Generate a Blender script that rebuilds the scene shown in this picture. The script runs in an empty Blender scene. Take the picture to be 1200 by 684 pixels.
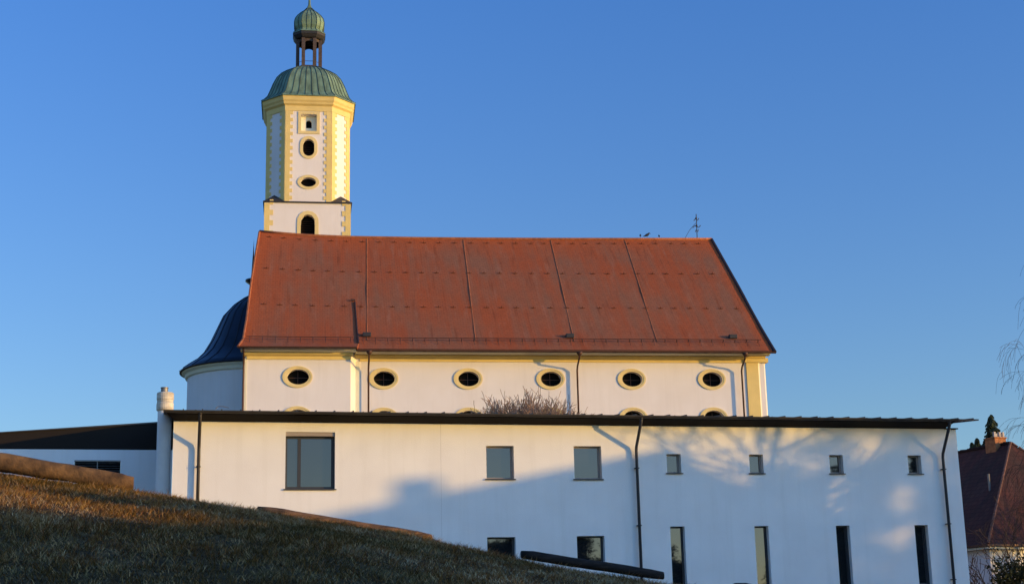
import bpy, math, random
import numpy as np
from mathutils import Vector, Matrix
S = bpy.context.scene
COL = S.collection
rad = math.radians

# ------------------------------------------------------------------ camera
cam_d = bpy.data.cameras.new('camera'); cam = bpy.data.objects.new('camera', cam_d); COL.objects.link(cam)
S.camera = cam
cam_d.sensor_width = 36.0; cam_d.lens = 36.0 * 1734 / 1200; cam_d.clip_end = 6000; cam_d.clip_start = 0.1
TH, RO = rad(13.47), rad(1.35)
fw = Vector((0, math.cos(TH), math.sin(TH))); r0 = Vector((1, 0, 0)); u0 = r0.cross(fw)
Rv = r0 * math.cos(RO) - u0 * math.sin(RO); Uv = r0 * math.sin(RO) + u0 * math.cos(RO)
EYE = Vector((0, 0, 1.6))
cam.matrix_world = Matrix(((Rv.x, Uv.x, -fw.x, 0), (Rv.y, Uv.y, -fw.y, 0), (Rv.z, Uv.z, -fw.z, 1.6), (0, 0, 0, 1)))
S.render.resolution_x, S.render.resolution_y = 1024, 583

# ------------------------------------------------------------------ frames (local s = along a facade, o = away behind it, z up)
class Frame:
    def __init__(self, yaw, D=None, org=None):
        a = rad(yaw); self.a = a
        self.u = Vector((math.cos(a), math.sin(a), 0)); self.n = Vector((-math.sin(a), math.cos(a), 0))
        self.org = self.n * D if D is not None else Vector(org)
    def w(self, s, o, z): return self.org + self.u * s + self.n * o + Vector((0, 0, z))
FA = Frame(13.0, 50.0)        # long low building
FH = Frame(8.4, 85.0)         # church
FW = Frame(0, org=(0, 0, 0))
FN = Frame(25.0, org=(23.5, 75.0, 0))   # neighbour's house

# ------------------------------------------------------------------ light
SUN_EL = 5.2
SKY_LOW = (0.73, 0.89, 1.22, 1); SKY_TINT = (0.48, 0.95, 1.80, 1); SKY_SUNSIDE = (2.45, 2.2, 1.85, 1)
SUN_AZ_A = 59.0
_s = FA.u * math.sin(rad(SUN_AZ_A)) - FA.n * math.cos(rad(SUN_AZ_A))
SUN = Vector((_s.x * math.cos(rad(SUN_EL)), _s.y * math.cos(rad(SUN_EL)), math.sin(rad(SUN_EL))))
sd = bpy.data.lights.new('sun', 'SUN'); sun = bpy.data.objects.new('sun', sd); COL.objects.link(sun)
sd.energy = 2.85; sd.angle = rad(0.45); sd.color = (1.0, 0.59, 0.15)
sun.rotation_euler = (-SUN).to_track_quat('-Z', 'Y').to_euler(); sun.location = (60, -40, 60)
Wd = bpy.data.worlds.new('World'); S.world = Wd; Wd.use_nodes = True
nt = Wd.node_tree; nt.nodes.clear()
sky = nt.nodes.new('ShaderNodeTexSky'); sky.sky_type = 'NISHITA'; sky.sun_disc = False
sky.sun_elevation = rad(SUN_EL); sky.sun_rotation = math.atan2(SUN.x, SUN.y)
sky.altitude = 450; sky.air_density = 1.0; sky.dust_density = 0.3; sky.ozone_density = 2.0
hs = nt.nodes.new('ShaderNodeHueSaturation'); hs.inputs['Saturation'].default_value = 1.0; hs.inputs['Hue'].default_value = 0.5
bg = nt.nodes.new('ShaderNodeBackground'); bg.inputs['Strength'].default_value = 0.15
wo = nt.nodes.new('ShaderNodeOutputWorld')
# clear winter evening: bluer than the model, and brighter on the half of the sky where the sun stands
tint = nt.nodes.new('ShaderNodeMix'); tint.data_type = 'RGBA'; tint.blend_type = 'MULTIPLY'; tint.inputs[0].default_value = 1.0
tel = nt.nodes.new('ShaderNodeMix'); tel.data_type = 'RGBA'; tel.inputs[6].default_value = SKY_LOW; tel.inputs[7].default_value = SKY_TINT
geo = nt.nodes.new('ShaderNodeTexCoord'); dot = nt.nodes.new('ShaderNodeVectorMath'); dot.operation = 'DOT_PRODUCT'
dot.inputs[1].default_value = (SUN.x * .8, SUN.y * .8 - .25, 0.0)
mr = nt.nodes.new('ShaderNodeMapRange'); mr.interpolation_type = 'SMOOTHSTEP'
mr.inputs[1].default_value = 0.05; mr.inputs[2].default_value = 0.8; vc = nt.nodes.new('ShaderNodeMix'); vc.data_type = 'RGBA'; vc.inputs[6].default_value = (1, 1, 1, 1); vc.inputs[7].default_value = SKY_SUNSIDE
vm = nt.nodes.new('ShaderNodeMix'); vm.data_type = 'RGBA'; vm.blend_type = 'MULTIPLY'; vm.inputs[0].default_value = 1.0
sz = nt.nodes.new('ShaderNodeSeparateXYZ'); me_ = nt.nodes.new('ShaderNodeMapRange'); me_.inputs[1].default_value = 0.14; me_.inputs[2].default_value = 0.56
nt.links.new(geo.outputs['Generated'], sz.inputs[0]); nt.links.new(sz.outputs[2], me_.inputs[0]); nt.links.new(me_.outputs[0], tel.inputs[0]); nt.links.new(tel.outputs[2], tint.inputs[7])
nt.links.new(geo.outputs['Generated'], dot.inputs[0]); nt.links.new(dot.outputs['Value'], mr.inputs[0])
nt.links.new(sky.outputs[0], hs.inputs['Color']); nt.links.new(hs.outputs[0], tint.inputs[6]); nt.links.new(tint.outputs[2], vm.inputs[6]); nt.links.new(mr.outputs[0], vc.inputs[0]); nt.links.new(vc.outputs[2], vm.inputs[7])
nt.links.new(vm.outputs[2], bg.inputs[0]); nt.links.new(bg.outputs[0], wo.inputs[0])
S.view_settings.view_transform = 'Standard'; S.view_settings.look = 'None'
S.view_settings.exposure = 0.66; S.view_settings.gamma = 1.0; S.view_settings.use_curve_mapping = False
S.render.engine = 'CYCLES'

# ------------------------------------------------------------------ materials
def mat(name, color, rough=0.8, noise=0.0, nscale=4.0, bump=0.0, bscale=40.0, metallic=0.0, spec=0.3, stretch=(1, 1, 1), color2=None, extra=None):
    m = bpy.data.materials.new(name); m.use_nodes = True
    t = m.node_tree; p = t.nodes['Principled BSDF']
    p.inputs['Roughness'].default_value = rough; p.inputs['Metallic'].default_value = metallic
    p.inputs['Specular IOR Level'].default_value = spec
    p.inputs['Base Color'].default_value = (*color, 1)
    tc = t.nodes.new('ShaderNodeTexCoord')
    out = None
    if noise > 0 or color2:
        mp = t.nodes.new('ShaderNodeMapping'); mp.inputs['Scale'].default_value = stretch
        t.links.new(tc.outputs['Object'], mp.inputs[0])
        n = t.nodes.new('ShaderNodeTexNoise'); n.inputs['Scale'].default_value = nscale; n.inputs['Detail'].default_value = 6
        t.links.new(mp.outputs[0], n.inputs['Vector'])
        r = t.nodes.new('ShaderNodeValToRGB')
        c2 = color2 or tuple(c * (1 - noise) for c in color)
        r.color_ramp.elements[0].position = 0.35; r.color_ramp.elements[1].position = 0.65
        r.color_ramp.elements[0].color = (*c2, 1); r.color_ramp.elements[1].color = (*color, 1)
        t.links.new(n.outputs[0], r.inputs[0]); t.links.new(r.outputs[0], p.inputs['Base Color']); out = r
    if bump > 0:
        n2 = t.nodes.new('ShaderNodeTexNoise'); n2.inputs['Scale'].default_value = bscale; n2.inputs['Detail'].default_value = 4
        t.links.new(tc.outputs['Object'], n2.inputs['Vector'])
        b = t.nodes.new('ShaderNodeBump'); b.inputs['Strength'].default_value = bump; b.inputs['Distance'].default_value = 0.02
        t.links.new(n2.outputs[0], b.inputs['Height']); t.links.new(b.outputs[0], p.inputs['Normal'])
    return m
def N(t, typ, **kw):
    n = t.nodes.new(typ)
    for k, v in kw.items(): setattr(n, k, v)
    return n
M = {}
M['plaster'] = mat('white_plaster', (0.80, 0.79, 0.77), 0.9, 0.05, 0.7, 0.25, 30, color2=(0.75, 0.735, 0.715))
def streaky(m, c1, c2):
    t = m.node_tree; p = t.nodes['Principled BSDF']; src = p.inputs['Base Color'].links[0].from_socket
    tc = N(t, 'ShaderNodeTexCoord'); mp = N(t, 'ShaderNodeMapping'); mp.inputs['Scale'].default_value = (2.6, 2.6, 0.16); n = N(t, 'ShaderNodeTexNoise'); n.inputs['Scale'].default_value = 1.0; n.inputs['Detail'].default_value = 7; n.inputs['Roughness'].default_value = .65
    t.links.new(tc.outputs['Object'], mp.inputs[0]); t.links.new(mp.outputs[0], n.inputs['Vector'])
    r = N(t, 'ShaderNodeMapRange'); r.inputs[1].default_value = 0.5; r.inputs[2].default_value = 0.75; r.inputs[4].default_value = 0.38; t.links.new(n.outputs[0], r.inputs[0])
    x = N(t, 'ShaderNodeMix', data_type='RGBA'); t.links.new(r.outputs[0], x.inputs[0]); t.links.new(src, x.inputs[6]); x.inputs[7].default_value = (*c2, 1); t.links.new(x.outputs[2], p.inputs['Base Color'])
streaky(M['plaster'], None, (0.66, 0.64, 0.60))
M['church_plaster'] = mat('church_plaster', (0.80, 0.755, 0.73), 0.9, 0.06, 0.5, 0.2, 25, color2=(0.76, 0.71, 0.675))
streaky(M['church_plaster'], None, (0.66, 0.61, 0.56))
M['cream'] = mat('cream_paint', (0.80, 0.76, 0.58), 0.85, 0.05, 1.5)
M['ochre'] = mat('ochre_paint', (0.78, 0.60, 0.235), 0.85, 0.1, 1.2)
M['ochre_pale'] = mat('pale_ochre_paint', (0.78, 0.62, 0.29), 0.85, 0.1, 1.5)
M['anthracite'] = mat('anthracite_metal', (0.035, 0.035, 0.04), 0.5, spec=0.4)
M['soffit'] = mat('dark_soffit_boards', (0.022, 0.018, 0.016), 0.9, spec=0.1)
M['gutter'] = mat('brown_grey_gutter_metal', (0.055, 0.05, 0.048), 0.5, 0.3, 3, metallic=0.3)
M['copper_brown'] = mat('browned_copper', (0.10, 0.05, 0.035), 0.5, 0.3, 3, metallic=0.4)
M['frame_grey'] = mat('grey_brown_window_frame', (0.33, 0.28, 0.25), 0.45)
M['sill'] = mat('sill_metal', (0.07, 0.065, 0.065), 0.4, metallic=0.4)
M['blind'] = mat('beige_blind_fabric', (0.62, 0.57, 0.46), 0.9)
M['void'] = mat('dark_interior', (0.008, 0.008, 0.008), 1.0, spec=0)
M['louvre'] = mat('dark_louvre_wood', (0.02, 0.012, 0.009), 0.9, spec=0.1)
M['patina'] = mat('green_copper_patina', (0.20, 0.31, 0.21), 0.6, color2=(0.10, 0.155, 0.105), nscale=1.2, stretch=(2, 2, .5), metallic=0.1)
M['patina_dark'] = mat('dark_patina_seam', (0.04, 0.06, 0.05), 0.7)
M['dome_metal'] = mat('dark_sheet_dome', (0.018, 0.022, 0.035), 0.4, color2=(0.012, 0.014, 0.022), nscale=1.5, metallic=0.5, spec=0.5)
M['lantern_wood'] = mat('grey_brown_lantern_wood', (0.09, 0.065, 0.055), 0.7, 0.3, 4)
M['flue'] = mat('white_flue_pipe', (0.78, 0.76, 0.72), 0.6, 0.08, 3)
M['flue_collar'] = mat('weathered_flue_collar', (0.72, 0.64, 0.50), 0.6, color2=(0.40, 0.35, 0.27), nscale=3, stretch=(1, 1, 3))
M['zinc'] = mat('zinc_sheet', (0.22, 0.21, 0.20), 0.5, 0.3, 5, metallic=0.5)
M['sandstone'] = mat('rusty_sandstone', (0.19, 0.105, 0.045), 0.95, color2=(0.06, 0.035, 0.02), nscale=3, bump=1.0, bscale=12)
M['timber'] = mat('weathered_timber', (0.20, 0.11, 0.06), 0.95, color2=(0.05, 0.033, 0.022), nscale=5, bump=0.8, bscale=14, stretch=(.6, 3, 3))
M['timber_shaded'] = mat('shaded_timber', (0.035, 0.024, 0.019), 0.95, 0.5, 5, bump=0.8, bscale=14, stretch=(.6, 3, 3))  # darker copy of the timber, shade on the lower beams put into the colour
M['bark'] = mat('bark', (0.09, 0.065, 0.05), 0.95, 0.4, 6)
M['bark_pale'] = mat('birch_bark', (0.35, 0.32, 0.30), 0.9, color2=(0.06, 0.05, 0.045), nscale=4, stretch=(1, 1, 3))
M['twig_red'] = mat('reddish_twigs', (0.40, 0.25, 0.16), 0.9)
M['twig_dark'] = mat('dark_twigs', (0.06, 0.045, 0.04), 0.9)
M['needle'] = mat('conifer_needles', (0.035, 0.05, 0.022), 0.9, 0.5, 1.5)
M['leaf_dark'] = mat('dark_evergreen_leaves', (0.03, 0.042, 0.02), 0.8, 0.5, 3)
M['brick'] = mat('orange_brick', (0.42, 0.17, 0.07), 0.9, 0.35, 5)
M['iron'] = mat('wrought_iron', (0.03, 0.03, 0.035), 0.6)
M['feather'] = mat('black_feathers', (0.02, 0.02, 0.025), 0.8)
M['hip'] = mat('weathered_hip_tiles', (0.20, 0.10, 0.07), 0.9, 0.5, 6)
M['chpost'] = mat('pale_chimney_posts', (0.45, 0.40, 0.36), 0.9)
M['hook'] = mat('rusty_hooks', (0.13, 0.045, 0.025), 0.9, spec=0.1)
M['roof_far'] = mat('grey_render_roof', (0.10, 0.06, 0.045), 0.9, 0.3, 3)

def glass():
    m = bpy.data.materials.new('window_glass'); m.use_nodes = True; t = m.node_tree; t.nodes.clear()
    d = N(t, 'ShaderNodeBsdfDiffuse'); d.inputs[0].default_value = (0.012, 0.014, 0.016, 1)
    g = N(t, 'ShaderNodeBsdfGlossy'); g.inputs['Roughness'].default_value = 0.02; g.inputs[0].default_value = (1, 0.93, 0.97, 1)
    fr = N(t, 'ShaderNodeFresnel'); fr.inputs[0].default_value = 1.8
    mx = N(t, 'ShaderNodeMixShader'); o = N(t, 'ShaderNodeOutputMaterial')
    tc = N(t, 'ShaderNodeTexCoord'); nz = N(t, 'ShaderNodeTexNoise'); nz.inputs['Scale'].default_value = 1.2
    b = N(t, 'ShaderNodeBump'); b.inputs['Strength'].default_value = 0.03; b.inputs['Distance'].default_value = 0.02
    t.links.new(tc.outputs['Object'], nz.inputs[0]); t.links.new(nz.outputs[0], b.inputs['Height']); t.links.new(b.outputs[0], g.inputs['Normal'])
    t.links.new(fr.outputs[0], mx.inputs[0]); t.links.new(d.outputs[0], mx.inputs[1]); t.links.new(g.outputs[0], mx.inputs[2]); t.links.new(mx.outputs[0], o.inputs[0])
    return m
M['glass'] = glass()

def tile_mat(name, base, patina, orange, sx, sz, seamz=1.0, dark=0.5, edge=True, c2v=0.72):
    """plain-tile roof: courses of small tiles, patches of lichen / brown patina, run-off streaks"""
    m = bpy.data.materials.new(name); m.use_nodes = True; t = m.node_tree; p = t.nodes['Principled BSDF']
    p.inputs['Roughness'].default_value = 0.85; p.inputs['Specular IOR Level'].default_value = 0.2
    L = t.links.new
    tc = N(t, 'ShaderNodeTexCoord'); sp = N(t, 'ShaderNodeSeparateXYZ'); L(tc.outputs['UV'], sp.inputs[0])
    cb = N(t, 'ShaderNodeCombineXYZ'); L(sp.outputs[0], cb.inputs[0]); L(sp.outputs[1], cb.inputs[1])
    br = N(t, 'ShaderNodeTexBrick'); L(cb.outputs[0], br.inputs['Vector'])
    br.inputs['Scale'].default_value = 1.0; br.inputs['Brick Width'].default_value = sx; br.inputs['Row Height'].default_value = sz
    br.inputs['Mortar Size'].default_value = 0.014; br.inputs['Mortar Smooth'].default_value = 0.3; br.inputs['Bias'].default_value = 0.0
    br.inputs['Color1'].default_value = (1.0, 1.0, 1.0, 1); br.inputs['Color2'].default_value = (c2v, c2v, c2v, 1); br.inputs['Mortar'].default_value = (dark, dark, dark, 1)
    def noise(scale, sxy, det=5):
        mp = N(t, 'ShaderNodeMapping'); mp.inputs['Scale'].default_value = (sxy[0], sxy[1], 1); L(cb.outputs[0], mp.inputs[0])
        n = N(t, 'ShaderNodeTexNoise'); n.inputs['Scale'].default_value = scale; n.inputs['Detail'].default_value = det; n.inputs['Roughness'].default_value = 0.6
        L(mp.outputs[0], n.inputs['Vector']); return n.outputs[0]
    def ramp(src, a, b):
        r = N(t, 'ShaderNodeMapRange'); L(src, r.inputs[0]); r.inputs[1].default_value = a; r.inputs[2].default_value = b; return r.outputs[0]
    def mix(f, a, b, typ='MIX'):
        x = N(t, 'ShaderNodeMix', data_type='RGBA', blend_type=typ)
        if isinstance(f, float): x.inputs[0].default_value = f
        else: L(f, x.inputs[0])
        for i, c in ((6, a), (7, b)):
            if isinstance(c, tuple): x.inputs[i].default_value = (*c, 1)
            else: L(c, x.inputs[i])
        return x.outputs[2]
    def math_(op, a, b):
        x = N(t, 'ShaderNodeMath', operation=op)
        for i, c in enumerate((a, b)):
            if isinstance(c, (int, float)): x.inputs[i].default_value = c
            else: L(c, x.inputs[i])
        return x.outputs[0]
    big = noise(0.14, (1.4, 0.9), 3); st = noise(1.1, (1.6, 0.10)); fine = noise(3.0, (1, 1))
    f1 = math_('ADD', math_('MULTIPLY', big, 0.6), math_('MULTIPLY', st, 0.4))
    fac = ramp(f1, 0.42, 0.58)
    if edge:   # lichen keeps off the ridge, where the tiles stay orange
        at = N(t, 'ShaderNodeAttribute'); at.attribute_name = 'edge'; fac = math_('MULTIPLY', fac, math_('SUBTRACT', 1.0, at.outputs['Fac']))
        c = mix(fac, base, patina)
        c = mix(math_('MULTIPLY', at.outputs['Fac'], 0.85), c, orange)
    else:
        c = mix(fac, base, patina)
    st2 = noise(2.3, (1.5, 0.12)); c = mix(math_('MULTIPLY', ramp(st2, 0.56, 0.74), 0.75), c, tuple(x * 0.55 for x in base))
    c = mix(math_('MULTIPLY', ramp(noise(1.7, (1.4, .2)), 0.55, 0.75), 0.55), c, tuple(min(1, x * 1.25 + .02) for x in patina))
    c = mix(math_('MULTIPLY', ramp(fine, 0.5, 0.75), 0.18), c, patina)
    c = mix(0.85, c, br.outputs[0], 'MULTIPLY')
    L(c, p.inputs['Base Color'])
    b = N(t, 'ShaderNodeBump'); b.inputs['Strength'].default_value = 0.35; b.inputs['Distance'].default_value = 0.02
    hh = math_('ADD', math_('MULTIPLY', br.outputs['Fac'], -1.0), math_('MULTIPLY', fine, 0.6))
    L(hh, b.inputs['Height']); L(b.outputs[0], p.inputs['Normal'])
    return m
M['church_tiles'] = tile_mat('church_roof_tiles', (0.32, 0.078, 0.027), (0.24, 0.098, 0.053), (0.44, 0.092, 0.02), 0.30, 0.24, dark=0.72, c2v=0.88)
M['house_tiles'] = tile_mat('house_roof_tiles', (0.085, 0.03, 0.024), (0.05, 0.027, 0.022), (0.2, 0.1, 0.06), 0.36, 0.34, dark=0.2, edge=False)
M['ridge_tile'] = mat('ridge_tile_clay', (0.38, 0.13, 0.055), 0.85, 0.35, 3)
M['verge_metal'] = mat('dark_verge_metal', (0.03, 0.02, 0.018), 0.6)

# ------------------------------------------------------------------ mesh building
BASE = {}
def thing(name, label, cat, frame, base, group=None):
    o = bpy.data.objects.new(name, None); COL.objects.link(o); o.empty_display_size = 0.3
    o.location = frame.w(*base); o.rotation_euler = (0, 0, frame.a)
    o['label'] = label; o['category'] = cat
    if group: o['group'] = group
    BASE[o.name] = Vector(base); return o
class MB:
    def __init__(self): self.v = []; self.f = []; self.uv = None; self.mi = []
    def add(self, vs, fs, mi=0):
        b = len(self.v); self.v += [tuple(x) for x in vs]; self.f += [tuple(b + i for i in f) for f in fs]; self.mi += [mi] * len(fs); return self
    def box(self, s0, s1, o0, o1, z0, z1, mi=0):
        return self.add([(s0, o0, z0), (s1, o0, z0), (s1, o1, z0), (s0, o1, z0), (s0, o0, z1), (s1, o0, z1), (s1, o1, z1), (s0, o1, z1)],
                        [(0, 3, 2, 1), (4, 5, 6, 7), (0, 1, 5, 4), (1, 2, 6, 5), (2, 3, 7, 6), (3, 0, 4, 7)], mi)
    def prism(self, poly, o0, o1):           # poly in (s,z), counter-clockwise seen from the front
        n = len(poly)
        return self.add([(s, o0, z) for s, z in poly] + [(s, o1, z) for s, z in poly],
                        [tuple(range(n)), tuple(range(2 * n - 1, n - 1, -1))] + [(i, i + n, (i + 1) % n + n, (i + 1) % n) for i in range(n)])
    def prism_o(self, poly, s0, s1):         # poly in (o,z), extruded along s
        n = len(poly)
        return self.add([(s0, o, z) for o, z in poly] + [(s1, o, z) for o, z in poly],
                        [tuple(range(n)), tuple(range(2 * n - 1, n - 1, -1))] + [(i, i + n, (i + 1) % n + n, (i + 1) % n) for i in range(n)])
    def prism_z(self, poly, z0, z1):
        n = len(poly)
        return self.add([(s, o, z0) for s, o in poly] + [(s, o, z1) for s, o in poly],
                        [tuple(range(n))[::-1], tuple(range(n, 2 * n))] + [(i, (i + 1) % n, (i + 1) % n + n, i + n) for i in range(n)])
    def tube(self, pts, rr, n=8, cap=True):
        pts = [Vector(p) for p in pts]
        if not isinstance(rr, (list, tuple)): rr = [rr] * len(pts)
        b = len(self.v); up = None
        for i, p in enumerate(pts):
            d = (pts[min(i + 1, len(pts) - 1)] - pts[max(i - 1, 0)])
            if d.length < 1e-6: d = Vector((0, 0, 1))
            d.normalize()
            a = d.cross(Vector((0, 0, 1)) if abs(d.z) < 0.9 else Vector((0, 1, 0))) if up is None else (up - d * up.dot(d))
            if a.length < 1e-4: a = d.orthogonal()
            a.normalize(); up = a; c = d.cross(a)
            for k in range(n):
                t = 2 * math.pi * k / n; q = p + (a * math.cos(t) + c * math.sin(t)) * rr[i]; self.v.append((q.x, q.y, q.z))
        for i in range(len(pts) - 1):
            for k in range(n):
                self.f.append((b + i * n + k, b + i * n + (k + 1) % n, b + (i + 1) * n + (k + 1) % n, b + (i + 1) * n + k)); self.mi.append(0)
        if cap:
            self.f.append(tuple(b + k for k in range(n))[::-1]); self.f.append(tuple(b + (len(pts) - 1) * n + k for k in range(n))); self.mi += [0, 0]
        return self
    def lathe(self, c, prof, n=32, phase=0.0, shape=None):   # prof [(r,z)]; shape(k,n) -> unit direction multiplier
        b = len(self.v)
        for r, z in prof:
            for k in range(n):
                if shape: x, y = shape[k]
                else:
                    t = 2 * math.pi * k / n + phase; x, y = math.cos(t), math.sin(t)
                self.v.append((c[0] + x * r, c[1] + y * r, z))
        for i in range(len(prof) - 1):
            for k in range(n):
                self.f.append((b + i * n + k, b + i * n + (k + 1) % n, b + (i + 1) * n + (k + 1) % n, b + (i + 1) * n + k)); self.mi.append(0)
        self.f.append(tuple(b + k for k in range(n))[::-1]); self.f.append(tuple(b + (len(prof) - 1) * n + k for k in range(n))); self.mi += [0, 0]
        return self
    def ring(self, inner, outer, o0, o1):     # flat moulding between two closed curves (s,z), front at o0, back at o1
        n = len(inner); v = [(s, o0, z) for s, z in inner] + [(s, o0, z) for s, z in outer] + [(s, o1, z) for s, z in inner] + [(s, o1, z) for s, z in outer]
        f = []
        for i in range(n):
            j = (i + 1) % n
            f += [(i, j, n + j, n + i)[::-1], (n + i, n + j, 3 * n + j, 3 * n + i)[::-1], (2 * n + i, 2 * n + j, j, i)[::-1]]
        return self.add(v, f)
    def sleeve(self, curve, o0, o1):          # reveal of an opening
        n = len(curve); v = [(s, o0, z) for s, z in curve] + [(s, o1, z) for s, z in curve]
        return self.add(v, [(i, (i + 1) % n, (i + 1) % n + n, i + n) for i in range(n)])
    def fan(self, curve, o): return self.add([(s, o, z) for s, z in curve], [tuple(range(len(curve)))])
    def build(self, name, m, parent=None, frame=None, base=None, smooth=False, bevel=0.0, tag=None):
        me = bpy.data.meshes.new(name)
        b = BASE[parent.name] if parent is not None and parent.name in BASE else (Vector(base) if base else Vector((0, 0, 0)))
        me.from_pydata([(x - b.x, y - b.y, z - b.z) for x, y, z in self.v], [], self.f)
        ms = m if isinstance(m, (list, tuple)) else [m]
        for q in ms: me.materials.append(q)
        if len(ms) > 1: me.polygons.foreach_set('material_index', self.mi)
        if smooth: me.polygons.foreach_set('use_smooth', [True] * len(me.polygons))
        if self.uv:
            ul = me.uv_layers.new(name='UVMap')
            ul.data.foreach_set('uv', [c for l in me.loops for c in self.uv[l.vertex_index]])
        me.update()
        o = bpy.data.objects.new(name, me); COL.objects.link(o)
        if parent is not None: o.parent = parent; BASE[o.name] = b
        elif frame: o.location = frame.w(*b); o.rotation_euler = (0, 0, frame.a); BASE[o.name] = b
        if bevel > 0:
            md = o.modifiers.new('bevel', 'BEVEL'); md.width = bevel; md.segments = 2; md.limit_method = 'ANGLE'
        if tag:
            for k, v in tag.items(): o[k] = v
        return o
def rect_curve(s0, s1, z0, z1, n=32):
    """rectangle sampled by angle so that it pairs with ellipse(n)"""
    cs, cz, a, b = (s0 + s1) / 2, (z0 + z1) / 2, (s1 - s0) / 2, (z1 - z0) / 2; out = []
    for k in range(n):
        t = 2 * math.pi * k / n + math.pi / 4; c, s = math.cos(t), math.sin(t); m = max(abs(c), abs(s)); out.append((cs + a * c / m, cz + b * s / m))
    return out
def ell(cs, cz, a, b, n=32): return [(cs + a * math.cos(2 * math.pi * k / n + math.pi / 4), cz + b * math.sin(2 * math.pi * k / n + math.pi / 4)) for k in range(n)]
def arch(cs, z0, z1, a, n=32, cz=None, bow=1.0):
    """round-arched opening: star-shaped about its middle, same angles as ell()"""
    cz = (z0 + z1) / 2; spring = z1 - a * bow; out = []
    for k in range(n):
        t = 2 * math.pi * k / n + math.pi / 4; c, s = math.cos(t), math.sin(t)
        lo, hi = 0.0, 20.0
        for _ in range(40):
            r = (lo + hi) / 2; x, z = r * c, cz + r * s
            ins = abs(x) <= a and z >= z0 and (z <= spring or (x / a) ** 2 + ((z - spring) / (a * bow)) ** 2 <= 1)
            lo, hi = (r, hi) if ins else (lo, r)
        out.append((cs + lo * c, cz + lo * s))
    return out
def stadium(cs, z0, z1, a, n=32):
    cz = (z0 + z1) / 2; h = (z1 - z0) / 2 - a; out = []
    for k in range(n):
        t = 2 * math.pi * k / n + math.pi / 4; c, s = math.cos(t), math.sin(t); lo, hi = 0., 10.
        for _ in range(40):
            r = (lo + hi) / 2; x, z = abs(r * c), abs(r * s)
            ins = x <= a if z <= h else x * x + (z - h) ** 2 <= a * a
            lo, hi = (r, hi) if ins else (lo, r)
        out.append((cs + lo * c, cz + lo * s))
    return out
def wall_grid(mb, s0, s1, z0, z1, o, holes, rev=0.25, step=None):
    """front wall face at o with rectangular holes (sa,sb,za,zb) and their reveals; a hole may carry a curve drawn inside it"""
    ss = sorted({s0, s1} | {h[0] for h in holes} | {h[1] for h in holes}); zz = sorted({z0, z1} | {max(z0, h[2]) for h in holes} | {min(z1, h[3]) for h in holes})
    for i in range(len(ss) - 1):
        for j in range(len(zz) - 1):
            cs, cz = (ss[i] + ss[i + 1]) / 2, (zz[j] + zz[j + 1]) / 2
            if any(h[0] < cs < h[1] and h[2] < cz < h[3] for h in holes): continue
            mb.add([(ss[i], o, zz[j]), (ss[i + 1], o, zz[j]), (ss[i + 1], o, zz[j + 1]), (ss[i], o, zz[j + 1])], [(0, 1, 2, 3)])
    for h in holes:
        if len(h) > 4:
            cur = h[4]; r = rect_curve(*h[:4], n=len(cur)); n = len(cur)
            mb.add([(a, o, b) for a, b in r] + [(a, o, b) for a, b in cur], [(i, (i + 1) % n, (i + 1) % n + n, i + n) for i in range(n)])
            mb.sleeve(cur, o, o + rev)
        else:
            mb.sleeve([(h[0], h[2]), (h[0], h[3]), (h[1], h[3]), (h[1], h[2])], o, o + rev)
    return mb

# ------------------------------------------------------------------ terrain
def softclamp(x, lo, hi):
    return lo + (hi - lo) / (1 + np.exp(-4 * ((x - lo) / (hi - lo) - 0.5)))
def prof(Y):
    t = (Y - 2.5) / 28.0
    t = np.clip(t, 0, 1.12); k = 0.70
    lin = np.minimum(t, k); r = np.clip(t - k, 0, 1.12 - k); w = 1.12 - k
    return (lin + r - r * r / (2 * w)) / (k + w / 2)
def ground(x, y):
    x = np.asarray(x, float); y = np.asarray(y, float)
    zc = 3.50 - 0.178 * x
    zc = np.where(x > 10, 1.72 - 1.9 * (1 - np.exp(-(x - 10) * 0.178 / 1.9)), zc)
    zc = np.where(x < -14, 5.99 + 1.5 * (1 - np.exp((x + 14) * 0.178 / 1.5)), zc)
    sm = np.clip((x + 2.8) / 3.8, 0, 1); zc = zc - 0.25 * sm * sm * (3 - 2 * sm)
    z = zc * prof(y)
    z = z + 0.05 * np.sin(x * 0.9 + 1.3) * np.sin(y * 0.55 + x * .2) * np.clip(y / 10, 0, 1) * np.clip((60 - y) / 20, 0, 1)
    z = z + 0.025 * np.sin(x * 2.3 + y * 1.1) * np.sin(y * 1.7 - x * .6)
    far = np.clip((y - 110) / 300, 0, 1)
    return z * (1 - far)
def g(x, y): return float(ground(x, y))
xs = np.concatenate([np.linspace(-900, -60, 15), np.linspace(-50, -16, 18), np.arange(-15, 12, 0.25), np.linspace(12.5, 60, 40), np.linspace(75, 900, 15)])
ys = np.concatenate([np.linspace(-900, -40, 12), np.linspace(-30, 6, 19), np.arange(7, 40, 0.25), np.linspace(41, 130, 46), np.linspace(150, 3000, 15)])
X, Y = np.meshgrid(xs, ys); Z = ground(X, Y)
nx, ny = len(xs), len(ys)
mb = MB(); mb.v = list(zip(X.ravel().tolist(), Y.ravel().tolist(), Z.ravel().tolist()))
mb.f = [(j * nx + i, j * nx + i + 1, (j + 1) * nx + i + 1, (j + 1) * nx + i) for j in range(ny - 1) for i in range(nx - 1)]; mb.mi = [0] * len(mb.f)
M['soil'] = mat('matted_turf', (0.12, 0.07, 0.03), 1.0, color2=(0.045, 0.03, 0.016), nscale=6, bump=1.0, bscale=25, spec=0.05)
mb.build('ground', M['soil'], smooth=True, tag={'kind': 'structure'})

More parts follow.
